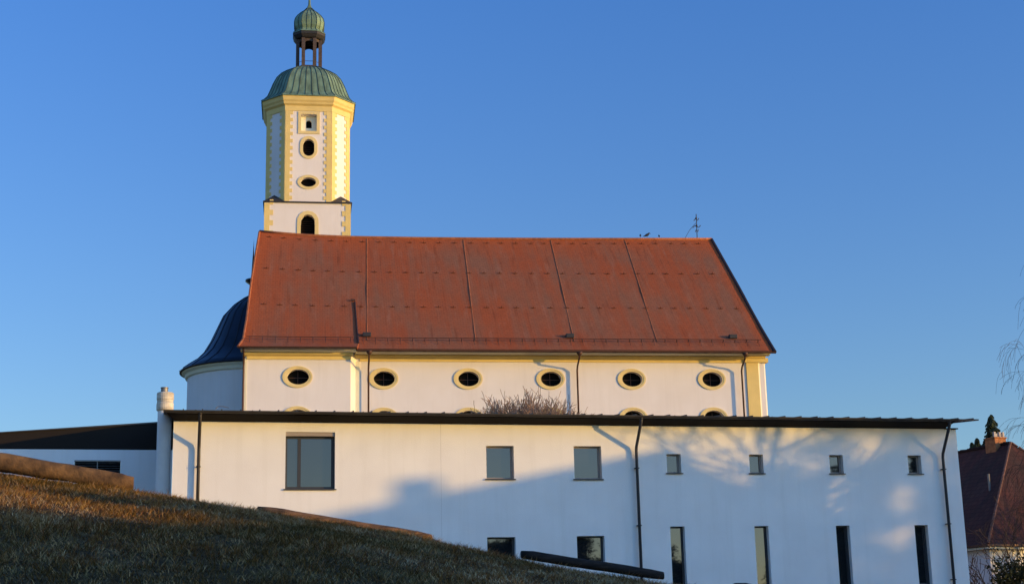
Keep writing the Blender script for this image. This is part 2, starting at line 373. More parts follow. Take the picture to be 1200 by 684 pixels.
# ------------------------------------------------------------------ grass (uncountable)
def grass():
    rng = np.random.default_rng(5)
    n = 430000
    # nearer strips get more blades
    x = rng.uniform(-13, 8, n * 2); y = 12 + (35.5 - 12) * rng.uniform(0, 1, n * 2) ** 0.9
    def vnoise(x, y, s, seed):
        r = np.random.default_rng(seed); G = r.random((128, 128)); u = x * s + 50; v = y * s + 50
        i = np.floor(u).astype(int); j = np.floor(v).astype(int); fu = u - i; fv = v - j; fu = fu * fu * (3 - 2 * fu); fv = fv * fv * (3 - 2 * fv)
        a = G[i % 128, j % 128]; b = G[(i + 1) % 128, j % 128]; c = G[i % 128, (j + 1) % 128]; d = G[(i + 1) % 128, (j + 1) % 128]
        return (a * (1 - fu) + b * fu) * (1 - fv) + (c * (1 - fu) + d * fu) * fv
    dens = 0.10 + 1.1 * (0.5 * vnoise(x, y, 1.7, 1) + 0.5 * vnoise(x, y, 6.0, 2)) ** 1.5
    px = x / y
    keep = (rng.random(n * 2) < dens) & (px > -0.38) & (px < 0.2 + 0.0 * y)
    x, y = x[keep][:n], y[keep][:n]; n = len(x)
    z = ground(x, y) - 0.01
    clump = vnoise(x, y, 1.4, 3); fine = vnoise(x, y, 6, 4)
    ln = rng.uniform(0.06, 0.165, n) * (0.4 + 1.25 * clump * (0.5 + fine)); wd = rng.uniform(0.005, 0.011, n)
    ang = rng.uniform(0, 2 * np.pi, n) * 0.7 + 2 * np.pi * vnoise(x, y, 2.5, 6); lean = rng.uniform(0.7, 1.62, n)
    dx, dy = np.cos(ang), np.sin(ang)
    tx, ty = -dy, dx
    bend = rng.uniform(-0.45, 0.45, n); P = np.zeros((n, 5, 3))
    mid = 0.55
    for k, (f, lf, w) in enumerate(((0, 0.0, 1), (0, 0.0, -1), (mid, 0.75, .8), (mid, 0.75, -.8), (1, 1.0, 0))):
        h = ln * f * np.cos(lean * (0.6 + 0.5 * f)); r = ln * f * np.sin(lean * (0.6 + 0.5 * f))
        bo = bend * ln * (f if f < 1 else 0.2)
        P[:, k, 0] = x + dx * r + tx * (wd * w * .5 + bo); P[:, k, 1] = y + dy * r + ty * (wd * w * .5 + bo); P[:, k, 2] = z + np.maximum(h, 0.0) + 0.012 * f
    me = bpy.data.meshes.new('grass'); me.vertices.add(n * 5); me.vertices.foreach_set('co', P.ravel())
    b = (np.arange(n) * 5)[:, None]
    loops = np.concatenate([b + np.array([0, 1, 3, 2]), b + np.array([2, 3, 4])], 1).ravel()
    me.loops.add(n * 7); me.loops.foreach_set('vertex_index', loops)
    me.polygons.add(n * 2); st = (np.arange(n) * 7)[:, None] + np.array([0, 4]); tot = np.tile([4, 3], (n, 1))
    me.polygons.foreach_set('loop_start', st.ravel()); me.polygons.foreach_set('loop_total', tot.ravel())
    cols = [(0.15, 0.10, 0.03), (0.27, 0.165, 0.055), (0.46, 0.27, 0.105), (0.33, 0.145, 0.055), (0.55, 0.38, 0.19)]
    for i, c in enumerate(cols):
        m = mat('grass_blades_%d' % i, c, 0.85, spec=0.15); me.materials.append(m)
    straw = vnoise(x, y, 0.55, 8)
    r = rng.random(n) + (straw - 0.5) * 1.1 + (fine - .5) * .3
    mi = np.digitize(r, [0.25, 0.5, 0.75, 0.97])
    me.polygons.foreach_set('material_index', np.repeat(mi, 2).astype(np.int32))
    me.update(calc_edges=True)
    o = bpy.data.objects.new('grass', me); COL.objects.link(o)
    o['label'] = 'matted brown and green winter grass covering the bank'; o['category'] = 'grass'; o['kind'] = 'stuff'
grass()

# ------------------------------------------------------------------ low retaining beams on the crest of the bank
def ray(px, py): return fw + Rv * ((px - 600) / 1734) - Uv * ((py - 342) / 1734)
def beam(name, label, cat, m, x0, y0, zt0, x1, y1, zt1, h, w, group, rough=0.02):
    """a heavy beam lying along the crest from (x0,y0) to (x1,y1), top heights zt0, zt1"""
    a = Vector((x0, y0, zt0)); b = Vector((x1, y1, zt1)); L = (b - a).length
    ang = math.atan2(y1 - y0, x1 - x0); fr = Frame(math.degrees(ang), org=(x0, y0, 0))
    hl = math.hypot(x1 - x0, y1 - y0); n = max(8, int(L / 0.25)); rng = random.Random(len(label) * 7 + int(h * 100))
    mb = MB(); r = min(h, w) * 0.38
    sec = []
    for k in range(12):
        t = 2 * math.pi * k / 12 + math.pi / 12; c, s = math.cos(t), math.sin(t); m_ = (abs(c) ** 3.2 + abs(s) ** 3.2) ** (-1 / 3.2)
        sec.append((c * m_ * w / 2, s * m_ * h / 2))
    for i in range(n + 1):
        f = i / n; e = 1.0
        if i == 0 or i == n: e = 0.78
        for (c, s) in sec:
            mb.v.append((hl * f + (0.0), c * e + w / 2 + rng.uniform(-rough, rough), zt0 + (zt1 - zt0) * f - h / 2 + s * e + rng.uniform(-rough, rough)))
    for i in range(n):
        for k in range(12): mb.f.append((i * 12 + k, (i + 1) * 12 + k, (i + 1) * 12 + (k + 1) % 12, i * 12 + (k + 1) % 12))
    mb.f.append(tuple(range(12))); mb.f.append(tuple(n * 12 + k for k in range(12))[::-1]); mb.mi = [0] * len(mb.f)
    o = mb.build(name, m, frame=fr, base=(0, 0, zt0 - h), smooth=True, tag={'label': label, 'category': cat, **({'group': group} if group else {})})
    return o
def on(px, py, Yd):
    d = ray(px, py); t = Yd / d.y; return EYE + d * t
A0, A1 = on(-40, 523, 29.6), on(157, 555, 30.4)
beam('sandstone_kerb', 'thick rusty brown stone kerb on the upper left of the grass bank', 'kerb', M['sandstone'], A0.x, A0.y, A0.z, A1.x, A1.y, A1.z, 0.36, 0.36, None, 0.022)
A0, A1 = on(303, 590.5, 30.8), on(507, 624, 31.8)
beam('timber_beam', 'brown timber beam with sunlit edge on the crest below the large window', 'beam', M['timber'], A0.x, A0.y, A0.z, A1.x, A1.y, A1.z, 0.24, 0.3, 'timber beams along the crest of the bank', 0.008)
A0, A1 = on(613, 643, 32.2), on(779, 668, 33.0)
beam('timber_beam', 'black rounded timber beam on the crest in front of the drainpipe', 'beam', M['timber_shaded'], A0.x, A0.y, A0.z, A1.x, A1.y, A1.z, 0.20, 0.28, 'timber beams along the crest of the bank', 0.008)
A0, A1 = on(864, 680.5, 33.2), on(1010, 702, 34.0)
beam('timber_beam', 'dark beam end at the bottom edge beside the second tall window', 'beam', M['timber_shaded'], A0.x, A0.y, A0.z, A1.x, A1.y, A1.z, 0.28, 0.34, 'timber beams along the crest of the bank', 0.008)

# ------------------------------------------------------------------ long low white building
ann = thing('white_building', 'long low white building with flat dark eaves in front of the church', 'building', FA, (14.2, 0, 1.0))
WIN = {'big': (3.61, 5.27, 6.89, 8.81), 'm1': (10.49, 11.47, 7.24, 8.39), 'm2': (13.63, 14.63, 7.24, 8.40)}
for i, c in enumerate((17.04, 20.16, 23.27, 26.39)): WIN['s%d' % i] = (c, c + 0.53, 7.46, 8.14)
for i, c in enumerate((17.05, 20.20, 23.33, 26.43)): WIN['t%d' % i] = (c, c + 0.53, 3.45, 5.59)
WIN['b1'] = (10.47, 11.46, 4.2, 5.26); WIN['b2'] = (13.64, 14.63, 4.2, 5.28)
SL, SR, ZT = -0.08, 28.45, 9.14
mb = MB(); wall_grid(mb, SL, SR, 0.2, ZT, 0, list(WIN.values()), rev=0.30)
mb.add([(SL, 0, .2), (SL, 0, ZT), (SL, 11, ZT + 1.0), (SL, 11, .2)], [(0, 1, 2, 3)])
mb.add([(SR, 0, .2), (SR, 0, ZT), (SR, 11, ZT + 1.0), (SR, 11, .2)], [(3, 2, 1, 0)])
mb.add([(SL, 11, .2), (SR, 11, .2), (SR, 11, ZT + 1.0), (SL, 11, ZT + 1.0)], [(3, 2, 1, 0)])
mb.build('wall', M['plaster'], ann)
mb = MB(); mb.box(8.895, 8.905, -0.002, 0.002, 5, 9.1); mb.build('wall_joint', mat('joint', (0.55, 0.53, 0.5)), ann)
tp = math.tan(rad(5.4))
# roof: soffit wedge, thin sheet, seams
mb = MB()
mb.add([(-0.02, 0, 9.135), (27.98, 0, 9.135), (27.98, -0.78, 9.26), (-0.30, -0.78, 9.26), (-0.05, 0, 9.36), (27.98, 0, 9.36), (27.98, -0.78, 9.33), (-0.30, -0.78, 9.33)],
       [(0, 3, 2, 1), (4, 5, 6, 7), (2, 3, 7, 6), (0, 4, 7, 3), (1, 2, 6, 5), (0, 1, 5, 4)])
mb.box(27.98, 28.5, -0.10, 0, 9.12, 9.16)
mb.build('soffit', M['soffit'], ann)
mb = MB(); b = [(-0.42, -0.84, 9.335), (28.95, -0.84, 9.335), (28.95, 11.4, 9.335 + 12.2 * tp), (-0.42, 11.4, 9.335 + 12.2 * tp)]
mb.add(b + [(x, y, z + 0.05) for x, y, z in b], [(0, 3, 2, 1), (4, 5, 6, 7), (0, 1, 5, 4), (1, 2, 6, 5), (2, 3, 7, 6), (3, 0, 4, 7)])
rng = random.Random(3)
k = 0.2
while k < 28.8:
    mb.add([(k, -0.84, 9.385), (k + .03, -0.84, 9.385), (k + .03, 11.4, 9.385 + 12.2 * tp), (k, 11.4, 9.385 + 12.2 * tp),
            (k, -0.84, 9.425), (k + .03, -0.84, 9.425), (k + .03, 11.4, 9.425 + 12.2 * tp), (k, 11.4, 9.425 + 12.2 * tp)],
           [(4, 5, 6, 7), (0, 1, 5, 4), (1, 2, 6, 5), (3, 0, 4, 7)]); k += 0.62
annroof = mb.build('roof', M['gutter'], ann)
mb = MB()   # half-round gutter
n = 8
for s in (-0.38, 28.05):
    for k in range(n + 1):
        t = math.pi * k / n; mb.v.append((s, -0.88 - 0.085 * math.cos(t), 9.365 - 0.095 * math.sin(t)))
for k in range(n): mb.f.append((k, k + n + 1, k + n + 2, k + 1))
mb.f += [tuple(range(n + 1)), tuple(range(n + 1, 2 * n + 2))[::-1], (0, n, 2 * n + 1, n + 1)]; mb.mi = [0] * len(mb.f)
for i in range(16):
    s = 0.6 + i * 1.83; mb.box(s, s + 0.03, -0.985, -0.86, 9.355, 9.375)
mb.build('gutter', M['gutter'], ann, bevel=0)
mb = MB(); mb.tube([(1.25, -0.9, 9.42), (1.32, -0.9, 9.50), (1.5, -0.9, 9.5), (1.68, -0.9, 9.46)], 0.012, 6); mb.build('conductor_wire', M['zinc'], ann)
for s, sb, zk in ((0.76, 0.76, 8.32), (15.88, 15.88, 8.32), (27.74, 27.74, 8.15)):
    mb = MB(); mb.tube([(s, -0.86, 9.28), (s, -0.84, 9.16), (s, -0.17, zk + 0.04), (s, -0.14, zk - 0.1), (s, -0.14, 1.0)], 0.055, 10)
    mb.tube([(s, -0.86, 9.22), (s, -0.86, 9.34)], [0.06, 0.085], 10)
    for z in (7.6, 5.6, 3.6):
        if z < zk - .3: mb.box(s - 0.07, s + 0.07, -0.2, 0.0, z, z + 0.035)
    mb.build('downpipe', M['gutter' if s < 1 else 'anthracite'], ann, smooth=True)
def window(key, blind=None, mull=None, sill=True, shutter=False, fw_=0.05, blind_h=None):
    s0, s1, z0, z1 = WIN[key]; d = 0.21
    mb = MB()
    top = z1 - (0.13 if shutter else 0.0)
    mb.box(s0, s0 + fw_, d, d + 0.06, z0, top); mb.box(s1 - fw_ * 1.5, s1, d, d + 0.06, z0, top)  # right stile is wider, standing in for the reveal's shadow on the glass
    mb.box(s0 + fw_, s1 - fw_ * 1.5, d, d + 0.06, z0, z0 + fw_ * 1.4); mb.box(s0 + fw_, s1 - fw_ * 1.5, d, d + 0.06, top - fw_, top)
    if mull: mb.box(mull, mull + 0.11, d - 0.01, d + 0.06, z0 + fw_ * 1.4, top - fw_)
    w = mb.build('window', M['frame_grey' if not key[0] in 'bt' else 'anthracite'], ann)
    g_ = MB(); g_.box(s0 + 0.01, s1 - 0.01, d + 0.03, d + 0.045, z0 + 0.01, top - 0.01); g_.build('pane', M['glass'], w)
    bb = MB(); bb.box(s0 - 0.2, s1 + 0.2, d + 0.5, d + 0.52, z0 - 0.3, z1 + 0.2); 
    if blind:
        bl = MB(); bl.box(s0 + 0.01, s0 + (s1 - s0) * blind[1], d + 0.018, d + 0.026, blind[0], top - 0.02); bl.build('blind', M['blind'], w)
    if shutter:
        c = MB(); c.box(s0 + .002, s1 - .002, 0.05, d + 0.06, z1 - 0.13, z1 - .002); c.build('shutter_box', M['frame_grey'], w)
    if sill:
        c = MB(); c.add([(s0 - 0.05, -0.06, z0 - 0.035), (s1 + 0.05, -0.06, z0 - 0.035), (s1 + 0.05, 0.0, z0 - 0.02), (s0 - 0.05, 0.0, z0 - 0.02), (s0 - 0.05, -0.06, z0 - 0.005), (s1 + 0.05, -0.06, z0 - 0.005), (s1 + .05, 0.0, z0 + 0.012), (s0 - .05, 0.0, z0 + 0.012)],
                       [(0, 3, 2, 1), (4, 5, 6, 7), (0, 1, 5, 4), (1, 2, 6, 5), (3, 0, 4, 7)])
        c.box(s0 + .001, s1 - .001, 0.0, d, z0 + 0.002, z0 + 0.014)
        c.build('sill', M['sill'], w)
    return w
window('big', mull=4.03, shutter=True, fw_=0.07); window('m1'); window('m2')
window('s0'); window('s1'); window('s2'); window('s3')
window('t0', sill=False); window('t1', sill=False); window('t2', sill=False); window('t3', sill=False)
window('b1', sill=False); window('b2', sill=False)
M['blind'].node_tree.nodes['Principled BSDF'].inputs['Base Color'].default_value = (0.62, 0.56, 0.45, 1)

# set-back wing at the left with its dark tapering clerestory band
wing = thing('white_wing', 'low white wing in shade with a black tapering roof band at far left', 'building', FA, (-6.0, 8.0, 4.0))
mb = MB(); wall_grid(mb, -14.0, -0.10, 3.0, 8.83, 5.0, [(-3.51, -1.91, 7.86, 8.45)], rev=0.2)
mb.add([(-14, 5, 3), (-14, 5, 8.83), (-14, 14, 8.83), (-14, 14, 3)], [(0, 1, 2, 3)])
mb.build('wall', M['plaster'], wing)
mb = MB(); mb.prism([(-14, 8.832), (-0.10, 8.832), (-0.10, 9.84), (-14, 8.84)], 5.05, 5.25)
mb.build('clerestory_band', M['soffit'], wing)
mb = MB(); z = lambda s: 9.87 + (s + 0.1) * 0.1177
rb = [(-14, 4.75, z(-14) - .6 * 0), (-0.1, 4.75, z(-.1)), (-0.1, 15, z(-.1) + .5), (-14, 15, z(-14) + .5)]
rb = [(-14, 5.0, 8.36), (-0.10, 5.0, 9.845), (-0.1, 15, 10.2), (-14, 15, 8.8)]
mb.add(rb + [(x, y, z_ + .06) for x, y, z_ in rb], [(0, 3, 2, 1), (4, 5, 6, 7), (0, 1, 5, 4), (1, 2, 6, 5), (2, 3, 7, 6), (3, 0, 4, 7)])
mb.v = [(x, y, max(zz, 8.83 + (x + 14) * .002) if True else zz) for x, y, zz in mb.v]
mb.build('roof', M['anthracite'], wing)
mb = MB()
mb.box(-3.50, -1.92, 5.13, 5.19, 7.87, 8.44)
w = mb.build('window', M['void'], wing)
mb = MB()
for i in range(6): z0 = 7.90 + i * 0.085; mb.add([(-3.48, 5.03, z0), (-1.94, 5.03, z0), (-1.94, 5.11, z0 + 0.035), (-3.48, 5.11, z0 + 0.035)], [(0, 1, 2, 3)])
mb.box(-3.51, -1.91, 5.0, 5.12, 8.40, 8.449); mb.box(-2.73, -2.70, 5.02, 5.03, 7.87, 8.4)
mb.build('venetian_blind', M['zinc'], w)

fl = thing('flue_pipe', 'tall round white flue pipe with beige collar beside the white building', 'chimney', FA, (-0.38, 1.0, 4.5))
mb = MB(); mb.lathe((-0.385, 1.0), [(0.235, 4.5), (0.235, 9.66)], 24); mb.build('pipe', M['flue'], fl, smooth=False)
mb = MB(); mb.lathe((-0.385, 1.0), [(0.255, 9.62), (0.285, 9.66), (0.285, 9.88), (0.27, 9.90), (0.27, 9.99), (0.285, 10.01), (0.285, 10.22), (0.26, 10.25)], 24); mb.build('collar', M['flue_collar'], fl)
mb = MB(); mb.lathe((-0.42, 1.0), [(0.12, 10.24), (0.12, 10.40), (0.135, 10.41), (0.135, 10.43)], 20); mb.build('cap', M['zinc'], fl)

# ------------------------------------------------------------------ church
ch = thing('church', 'pale church nave with red tiled roof and ochre trimmed oval windows', 'church', FH, (12.5, 10, 1.0))
OVS = [-0.05, 4.91, 9.85, 14.75, 19.65, 24.56]
def ovz(i): return 16.92
ZW = 18.05
mb = MB()
def oh(s, z, a=0.62, b=0.45): return (s - 1.0, s + 1.0, z - 0.82, z + 0.82, ell(s + 0.02, z, a, b))
holes = [oh(s, 16.92) for s in OVS[1:]] + [oh(s, 14.60) for s in OVS[1:]]
wall_grid(mb, 3.30, 27.84, 1.0, ZW + 0.3, 0, holes, rev=0.45)
holes = [oh(OVS[0], 16.92), oh(OVS[0], 14.60)]
wall_grid(mb, -3.04, 2.96, 1.0, ZW + 0.3, -0.5, holes, rev=0.45)
mb.add([(2.96, -.5, 1), (3.30, 0, 1), (3.30, 0, ZW + .3), (2.96, -.5, ZW + .3)], [(0, 1, 2, 3)])
mb.add([(-3.04, -.5, 1), (-3.04, -.5, 18.3), (-3.0, 10, 28), (-3.04, 20, 18.3), (-3.04, 20, 1)], [(0, 1, 2, 3, 4)])
mb.add([(27.84, 0, 1), (28.0, 0.35, 1), (28.0, 0.35, 18.3), (27.84, 0, 18.3)], [(0, 1, 2, 3)])
mb.add([(28.0, 0.35, 1), (28.0, 0.35, 18.3), (27.8, 10, 28.0), (28.0, 20, 18.3), (28.0, 20, 1)], [(4, 3, 2, 1, 0)])
mb.add([(-3.04, 20, 1), (28, 20, 1), (28, 20, 18.3), (-3.04, 20, 18.3)], [(3, 2, 1, 0)])
mb.build('wall', M['church_plaster'], ch)
# corner pilasters
mb = MB(); mb.box(26.72, 27.46, -0.07, 0.02, 1, 18.0); mb.build('pilaster', M['ochre'], ch)
mb = MB(); mb.add([(27.46, -0.05, 1), (27.98, 0.22, 1), (27.98, 0.22, 18.0), (27.46, -0.05, 18.0)], [(0, 1, 2, 3)]); mb.build('corner_chamfer', M['cream'], ch)
mb = MB(); mb.box(-3.06, -2.94, -0.53, -0.4, 1, 17.98); mb.box(2.975, 3.5, -0.06, 0.02, 1, 17.9); mb.build('corner_strip', M['cream'], ch)
# cornice: ochre band with cream fillet on top
mb = MB()
mb.box(3.52, 26.70, -0.05, 0.05, 17.93, 18.20); mb.box(-2.95, 2.98, -0.56, -0.45, 17.93, 18.22)
mb.prism_o([(-0.05, 18.10), (-0.22, 18.20), (-0.26, 18.30), (0.1, 18.30)], 3.2, 27.9)
mb.prism_o([(-0.55, 18.10), (-0.72, 18.20), (-0.76, 18.30), (-0.3, 18.30)], -3.15, 3.1)
mb.box(26.62, 28.08, -0.16, 0.3, 17.95, 18.21); mb.build('cornice', M['ochre'], ch)
mb = MB(); mb.prism_o([(-0.2, 18.302), (-0.60, 18.36), (-0.66, 18.43), (0.1, 18.43)], 3.25, 28.1)
mb.prism_o([(-0.7, 18.302), (-1.02, 18.38), (-1.10, 18.47), (-0.3, 18.47)], -3.3, 3.25); mb.build('cornice_fillet', M['cream'], ch)
# oval windows
for row, zc in enumerate((16.92, 14.60)):
    for i, s in enumerate(OVS):
        o = -0.5 if i == 0 else 0.0
        mb = MB(); mb.ring(ell(s + .02, zc, 0.615, 0.445), ell(s, zc, 0.73, 0.54), o - 0.035, o + 0.02); mb.ring(ell(s, zc, 0.73, 0.54), ell(s - .02, zc, 0.86, 0.63), o - 0.06, o + 0.02)
        w = mb.build('oval_window', M['ochre_pale'], ch)
        mb = MB(); mb.fan(ell(s + 0.02, zc, 0.64, 0.47), o + 0.40); mb.build('pane', M['void'], w)
        mb = MB(); mb.box(s - 0.012, s + 0.012, o + 0.36, o + 0.385, zc - 0.45, zc + 0.45); mb.box(s - 0.6, s + 0.6, o + 0.362, o + 0.38, zc - 0.01, zc + 0.01); mb.build('glazing_bar', M['copper_brown'], w)
# roof surface (front and back slopes)
RZ = [(-2.66, 28.49), (-1.0, 28.36), (0.57, 28.26), (3.31, 28.19), (8, 28.19), (12, 28.22), (17, 28.28), (22, 28.36), (27.97, 28.46)]
def ridge_z(s): return float(np.interp(s, [a for a, b in RZ], [b for a, b in RZ]))
VS = [0, 0.03, 0.09, 0.2, 0.4, 0.6, 0.8, 0.93, 1.0]
def roof_pt(u, v, side=1):
    """u 0..1 along, v 0..1 eave to ridge"""
    sl = np.interp(v, [0, .05, .25, .5, .8, 1], [-3.42, -3.22, -3.08, -2.98, -2.80, -2.66]); sr = 28.22 + (27.97 - 28.22) * v
    s = sl + (sr - sl) * u
    s0 = -3.42 + (28.22 + 3.42) * u
    step = 1.0 if s0 < 3.30 else 0.0
    step *= max(0.0, 1 - v / 0.08)
    oe = -1.12 - 0.30 * step; ze = 18.40 + 0.10 * step
    e = 1 - (1 - v)
    zr = ridge_z(s)
    o = oe + (10 - oe) * v; kick = 0.22 * max(0, 1 - v / 0.12) ** 2 * 1.0
    z = ze + (zr - ze) * v - 0.0 + kick * 0.0 - 0.30 * math.sin(math.pi * min(v / 0.5, 1)) * 0.35
    if side < 0: o = 20 - o
    return s, o, z
us = sorted(set(list(np.linspace(0, 1, 41)) + [(3.28 + 3.42) / 31.64, (3.32 + 3.42) / 31.64]))
mb = MB(); mb.uv = []; edge = []
for side in (1, -1):
    b0 = len(mb.v)
    for u in us:
        for v in VS:
            p = roof_pt(u, v, side); mb.v.append(p); mb.uv.append((p[0], v * 15.0))
            e = max(0, 1 - (1 - v) / 0.14) * (0.7 + .3 * math.sin(u * 40)); e = max(e, max(0, 1 - u / 0.035)); e = max(e, max(0, 1 - (1 - u) / 0.02))
            edge.append(min(1, e))
    nv = len(VS)
    for i in range(len(us) - 1):
        for j in range(nv - 1):
            q = (b0 + i * nv + j, b0 + (i + 1) * nv + j, b0 + (i + 1) * nv + j + 1, b0 + i * nv + j + 1); mb.f.append(q if side > 0 else q[::-1]); mb.mi.append(0)
roof = mb.build('roof', M['church_tiles'], ch)
at = roof.data.attributes.new('edge', 'FLOAT', 'POINT'); at.data.foreach_set('value', edge)
def on_roof(s, v, lift=0.03):
    u = (s + 3.3) / 31.4
    for _ in range(6): p = roof_pt(u, v); u += (s - p[0]) / 31.4
    p = roof_pt(u, v); return Vector((p[0], p[1] - 0.62 * lift, p[2] + 0.78 * lift))
# ridge, verges, gutters, seams
mb = MB(); mb.tube([(s, 10, z + 0.02) for s, z in RZ], 0.10, 8); mb.build('ridge_tiles', M['ridge_tile'], roof, smooth=True)
for u, mm, r in ((0.0, 'ridge_tile', 0.07), (1.0, 'verge_metal', 0.11)):
    mb = MB(); mb.tube([roof_pt(u, v) for v in np.linspace(0, 1, 14)], r, 6); mb.build('verge', M[mm], roof)
for se, sr_, w_ in ((3.88, 4.38, 0.03), (10.25, 10.82, 0.035), (16.15, 16.74, 0.035), (21.2, 21.86, 0.035)):
    mb = MB(); mb.tube([on_roof(se + (sr_ - se) * v, v, 0.0) for v in np.linspace(0.08, 0.99, 16)], w_, 6, cap=True); mb.build('seam', M['ridge_tile'], roof)
hook = None; rng = random.Random(7)
for v in (0.36, 0.66, 0.955):   # three rows of small snow hooks, each hook its own part
    s = -2.2 + 0.2 * v
    while s < 27.4:
        p = on_roof(s, v, 0.02)
        if hook is None:
            mb = MB(); mb.box(p.x - 0.15, p.x + 0.15, p.y - 0.03, p.y + 0.0, p.z - 0.01, p.z + 0.018); mb.box(p.x - 0.02, p.x + 0.02, p.y - 0.05, p.y, p.z - 0.03, p.z + 0.09)
            hook = mb.build('snow_hook', M['hook'], roof); h0 = p.copy()
        else:
            c = hook.copy(); COL.objects.link(c); c.parent = roof; c.location = p - h0; 
            c.scale = (1, 1, 1)
        s += 1.0 * rng.uniform(0.9, 1.1)
mb = MB()
mb.tube([on_roof(s, 0.075, 0.22) for s in np.linspace(-3.0, 3.1, 12)], 0.022, 6); mb.tube([on_roof(s, 0.075, 0.22) for s in np.linspace(3.6, 27.6, 30)], 0.022, 6)
s = -2.8
while s < 27.5:
    p = on_roof(s, 0.075, 0.0); q = on_roof(s, 0.075, 0.24); mb.tube([p, q], 0.02, 5); r_ = on_roof(s, 0.045, 0.03); mb.tube([q, r_], 0.014, 4); s += 0.72
mb.build('snow_rail', M['copper_brown'], roof)
mb = MB(); p0 = on_roof(3.42, 0.04, 0.05); p1 = on_roof(3.34, 0.395, 0.03); mb.tube([on_roof(3.42 - .2 * v, v, .05) for v in np.linspace(.04, .395, 8)], 0.045, 6); p2 = on_roof(3.24, 0.405, 0.06); mb.box(p2.x - 0.15, p2.x + 0.12, p2.y - 0.05, p2.y + .05, p2.z - 0.02, p2.z + 0.08)
mb.build('step_flashing', M['copper_brown'], roof)
for s in (3.92, 16.0, 26.05):
    p = on_roof(s, 0.115, 0.06); mb = MB(); mb.box(p.x - 0.24, p.x + 0.24, p.y - 0.14, p.y + 0.16, p.z - 0.08, p.z + 0.17); mb.build('roof_vent', M['iron'], roof, bevel=0.02)
mb = MB()
for a, b_, oe, ze in ((-3.44, 3.26, -1.46, 18.46), (3.34, 28.25, -1.16, 18.36)):
    k0 = len(mb.v)
    for s in (a, b_):
        for k in range(9):
            t = math.pi * k / 8; mb.v.append((s, oe - 0.09 * math.cos(t), ze + 0.03 - 0.10 * math.sin(t)))
    for k in range(8): mb.f.append((k0 + k, k0 + k + 9, k0 + k + 10, k0 + k + 1))
    mb.f += [tuple(k0 + i for i in range(9)), tuple(k0 + 9 + i for i in range(9))[::-1], (k0, k0 + 8, k0 + 17, k0 + 9)]
mb.mi = [0] * len(mb.f)
mb.build('gutter', M['copper_brown'], ch)
mb = MB()
for a, b_, o0, o1, z0 in ((-3.35, 3.24, -1.40, -1.0, 18.49), (3.3, 28.15, -1.08, -0.6, 18.44)): mb.box(a, b_, o0, o1, z0 - .0, z0 + 0.03)
mb.build('eave_board', M['soffit'], ch)
for s, o in ((4.0, 0.0), (16.3, 0.0), (26.35, 0.0)):
    mb = MB(); mb.tube([(s, -1.15, 18.33), (s, -1.15, 18.15)], [0.13, 0.05], 8)
    mb.tube([(s, -1.15, 18.2), (s, -1.1, 18.0), (s, -0.40, 17.62), (s, -0.26, 17.40), (s, -0.26, 12.0)], 0.055, 10); mb.lathe((s, -1.15), [(0.05, 18.08), (0.15, 18.2), (0.19, 18.33)], 10)
    mb.build('downpipe', M['copper_brown'], ch, smooth=True)
# apse with bell-shaped dark dome, behind the left gable
ax, ao, R0 = -2.75, 9.0, 4.2
mb = MB(); mb.lathe((ax, ao), [(R0, 3.0), (R0, 18.35)], 48); mb.build('apse_wall', M['church_plaster'], ch, smooth=False)
mb = MB(); mb.lathe((ax, ao), [(R0, 18.35), (R0 + 0.12, 18.42), (R0 + .18, 18.6), (R0 + 0.34, 18.7), (R0 + 0.36, 18.78)], 48); mb.build('apse_cornice', M['cream'], ch)
pr = [(R0 + 0.50, 18.78), (R0 + 0.50, 18.86), (R0 + 0.12, 19.15), (3.72, 19.55), (3.2, 20.1), (2.80, 20.8), (2.45, 21.6), (2.05, 22.5), (1.45, 23.2), (0.8, 23.7), (0.45, 23.9), (0.40, 24.6), (0.72, 24.85), (0.72, 24.95), (0.25, 25.1), (0.08, 25.25), (0.03, 25.4)]
mb = MB(); mb.lathe((ax, ao), pr, 48); dome = mb.build('apse_dome', M['dome_metal'], ch, smooth=True)
mb = MB()
for k in range(24):
    t = 2 * math.pi * (k + .5) / 24; mb.tube([(ax + math.cos(t) * (r + .01), ao + math.sin(t) * (r + .01), z) for r, z in pr[1:11]], 0.03, 4)
mb.build('dome_seams', M['dome_metal'], dome)
mb = MB(); mb.tube([(-3.12, -1.35, 18.4), (-3.12, -0.75, 17.9), (-3.12, -0.66, 17.6), (-3.12, -0.66, 12)], 0.055, 8); mb.build('downpipe', M['copper_brown'], ch)

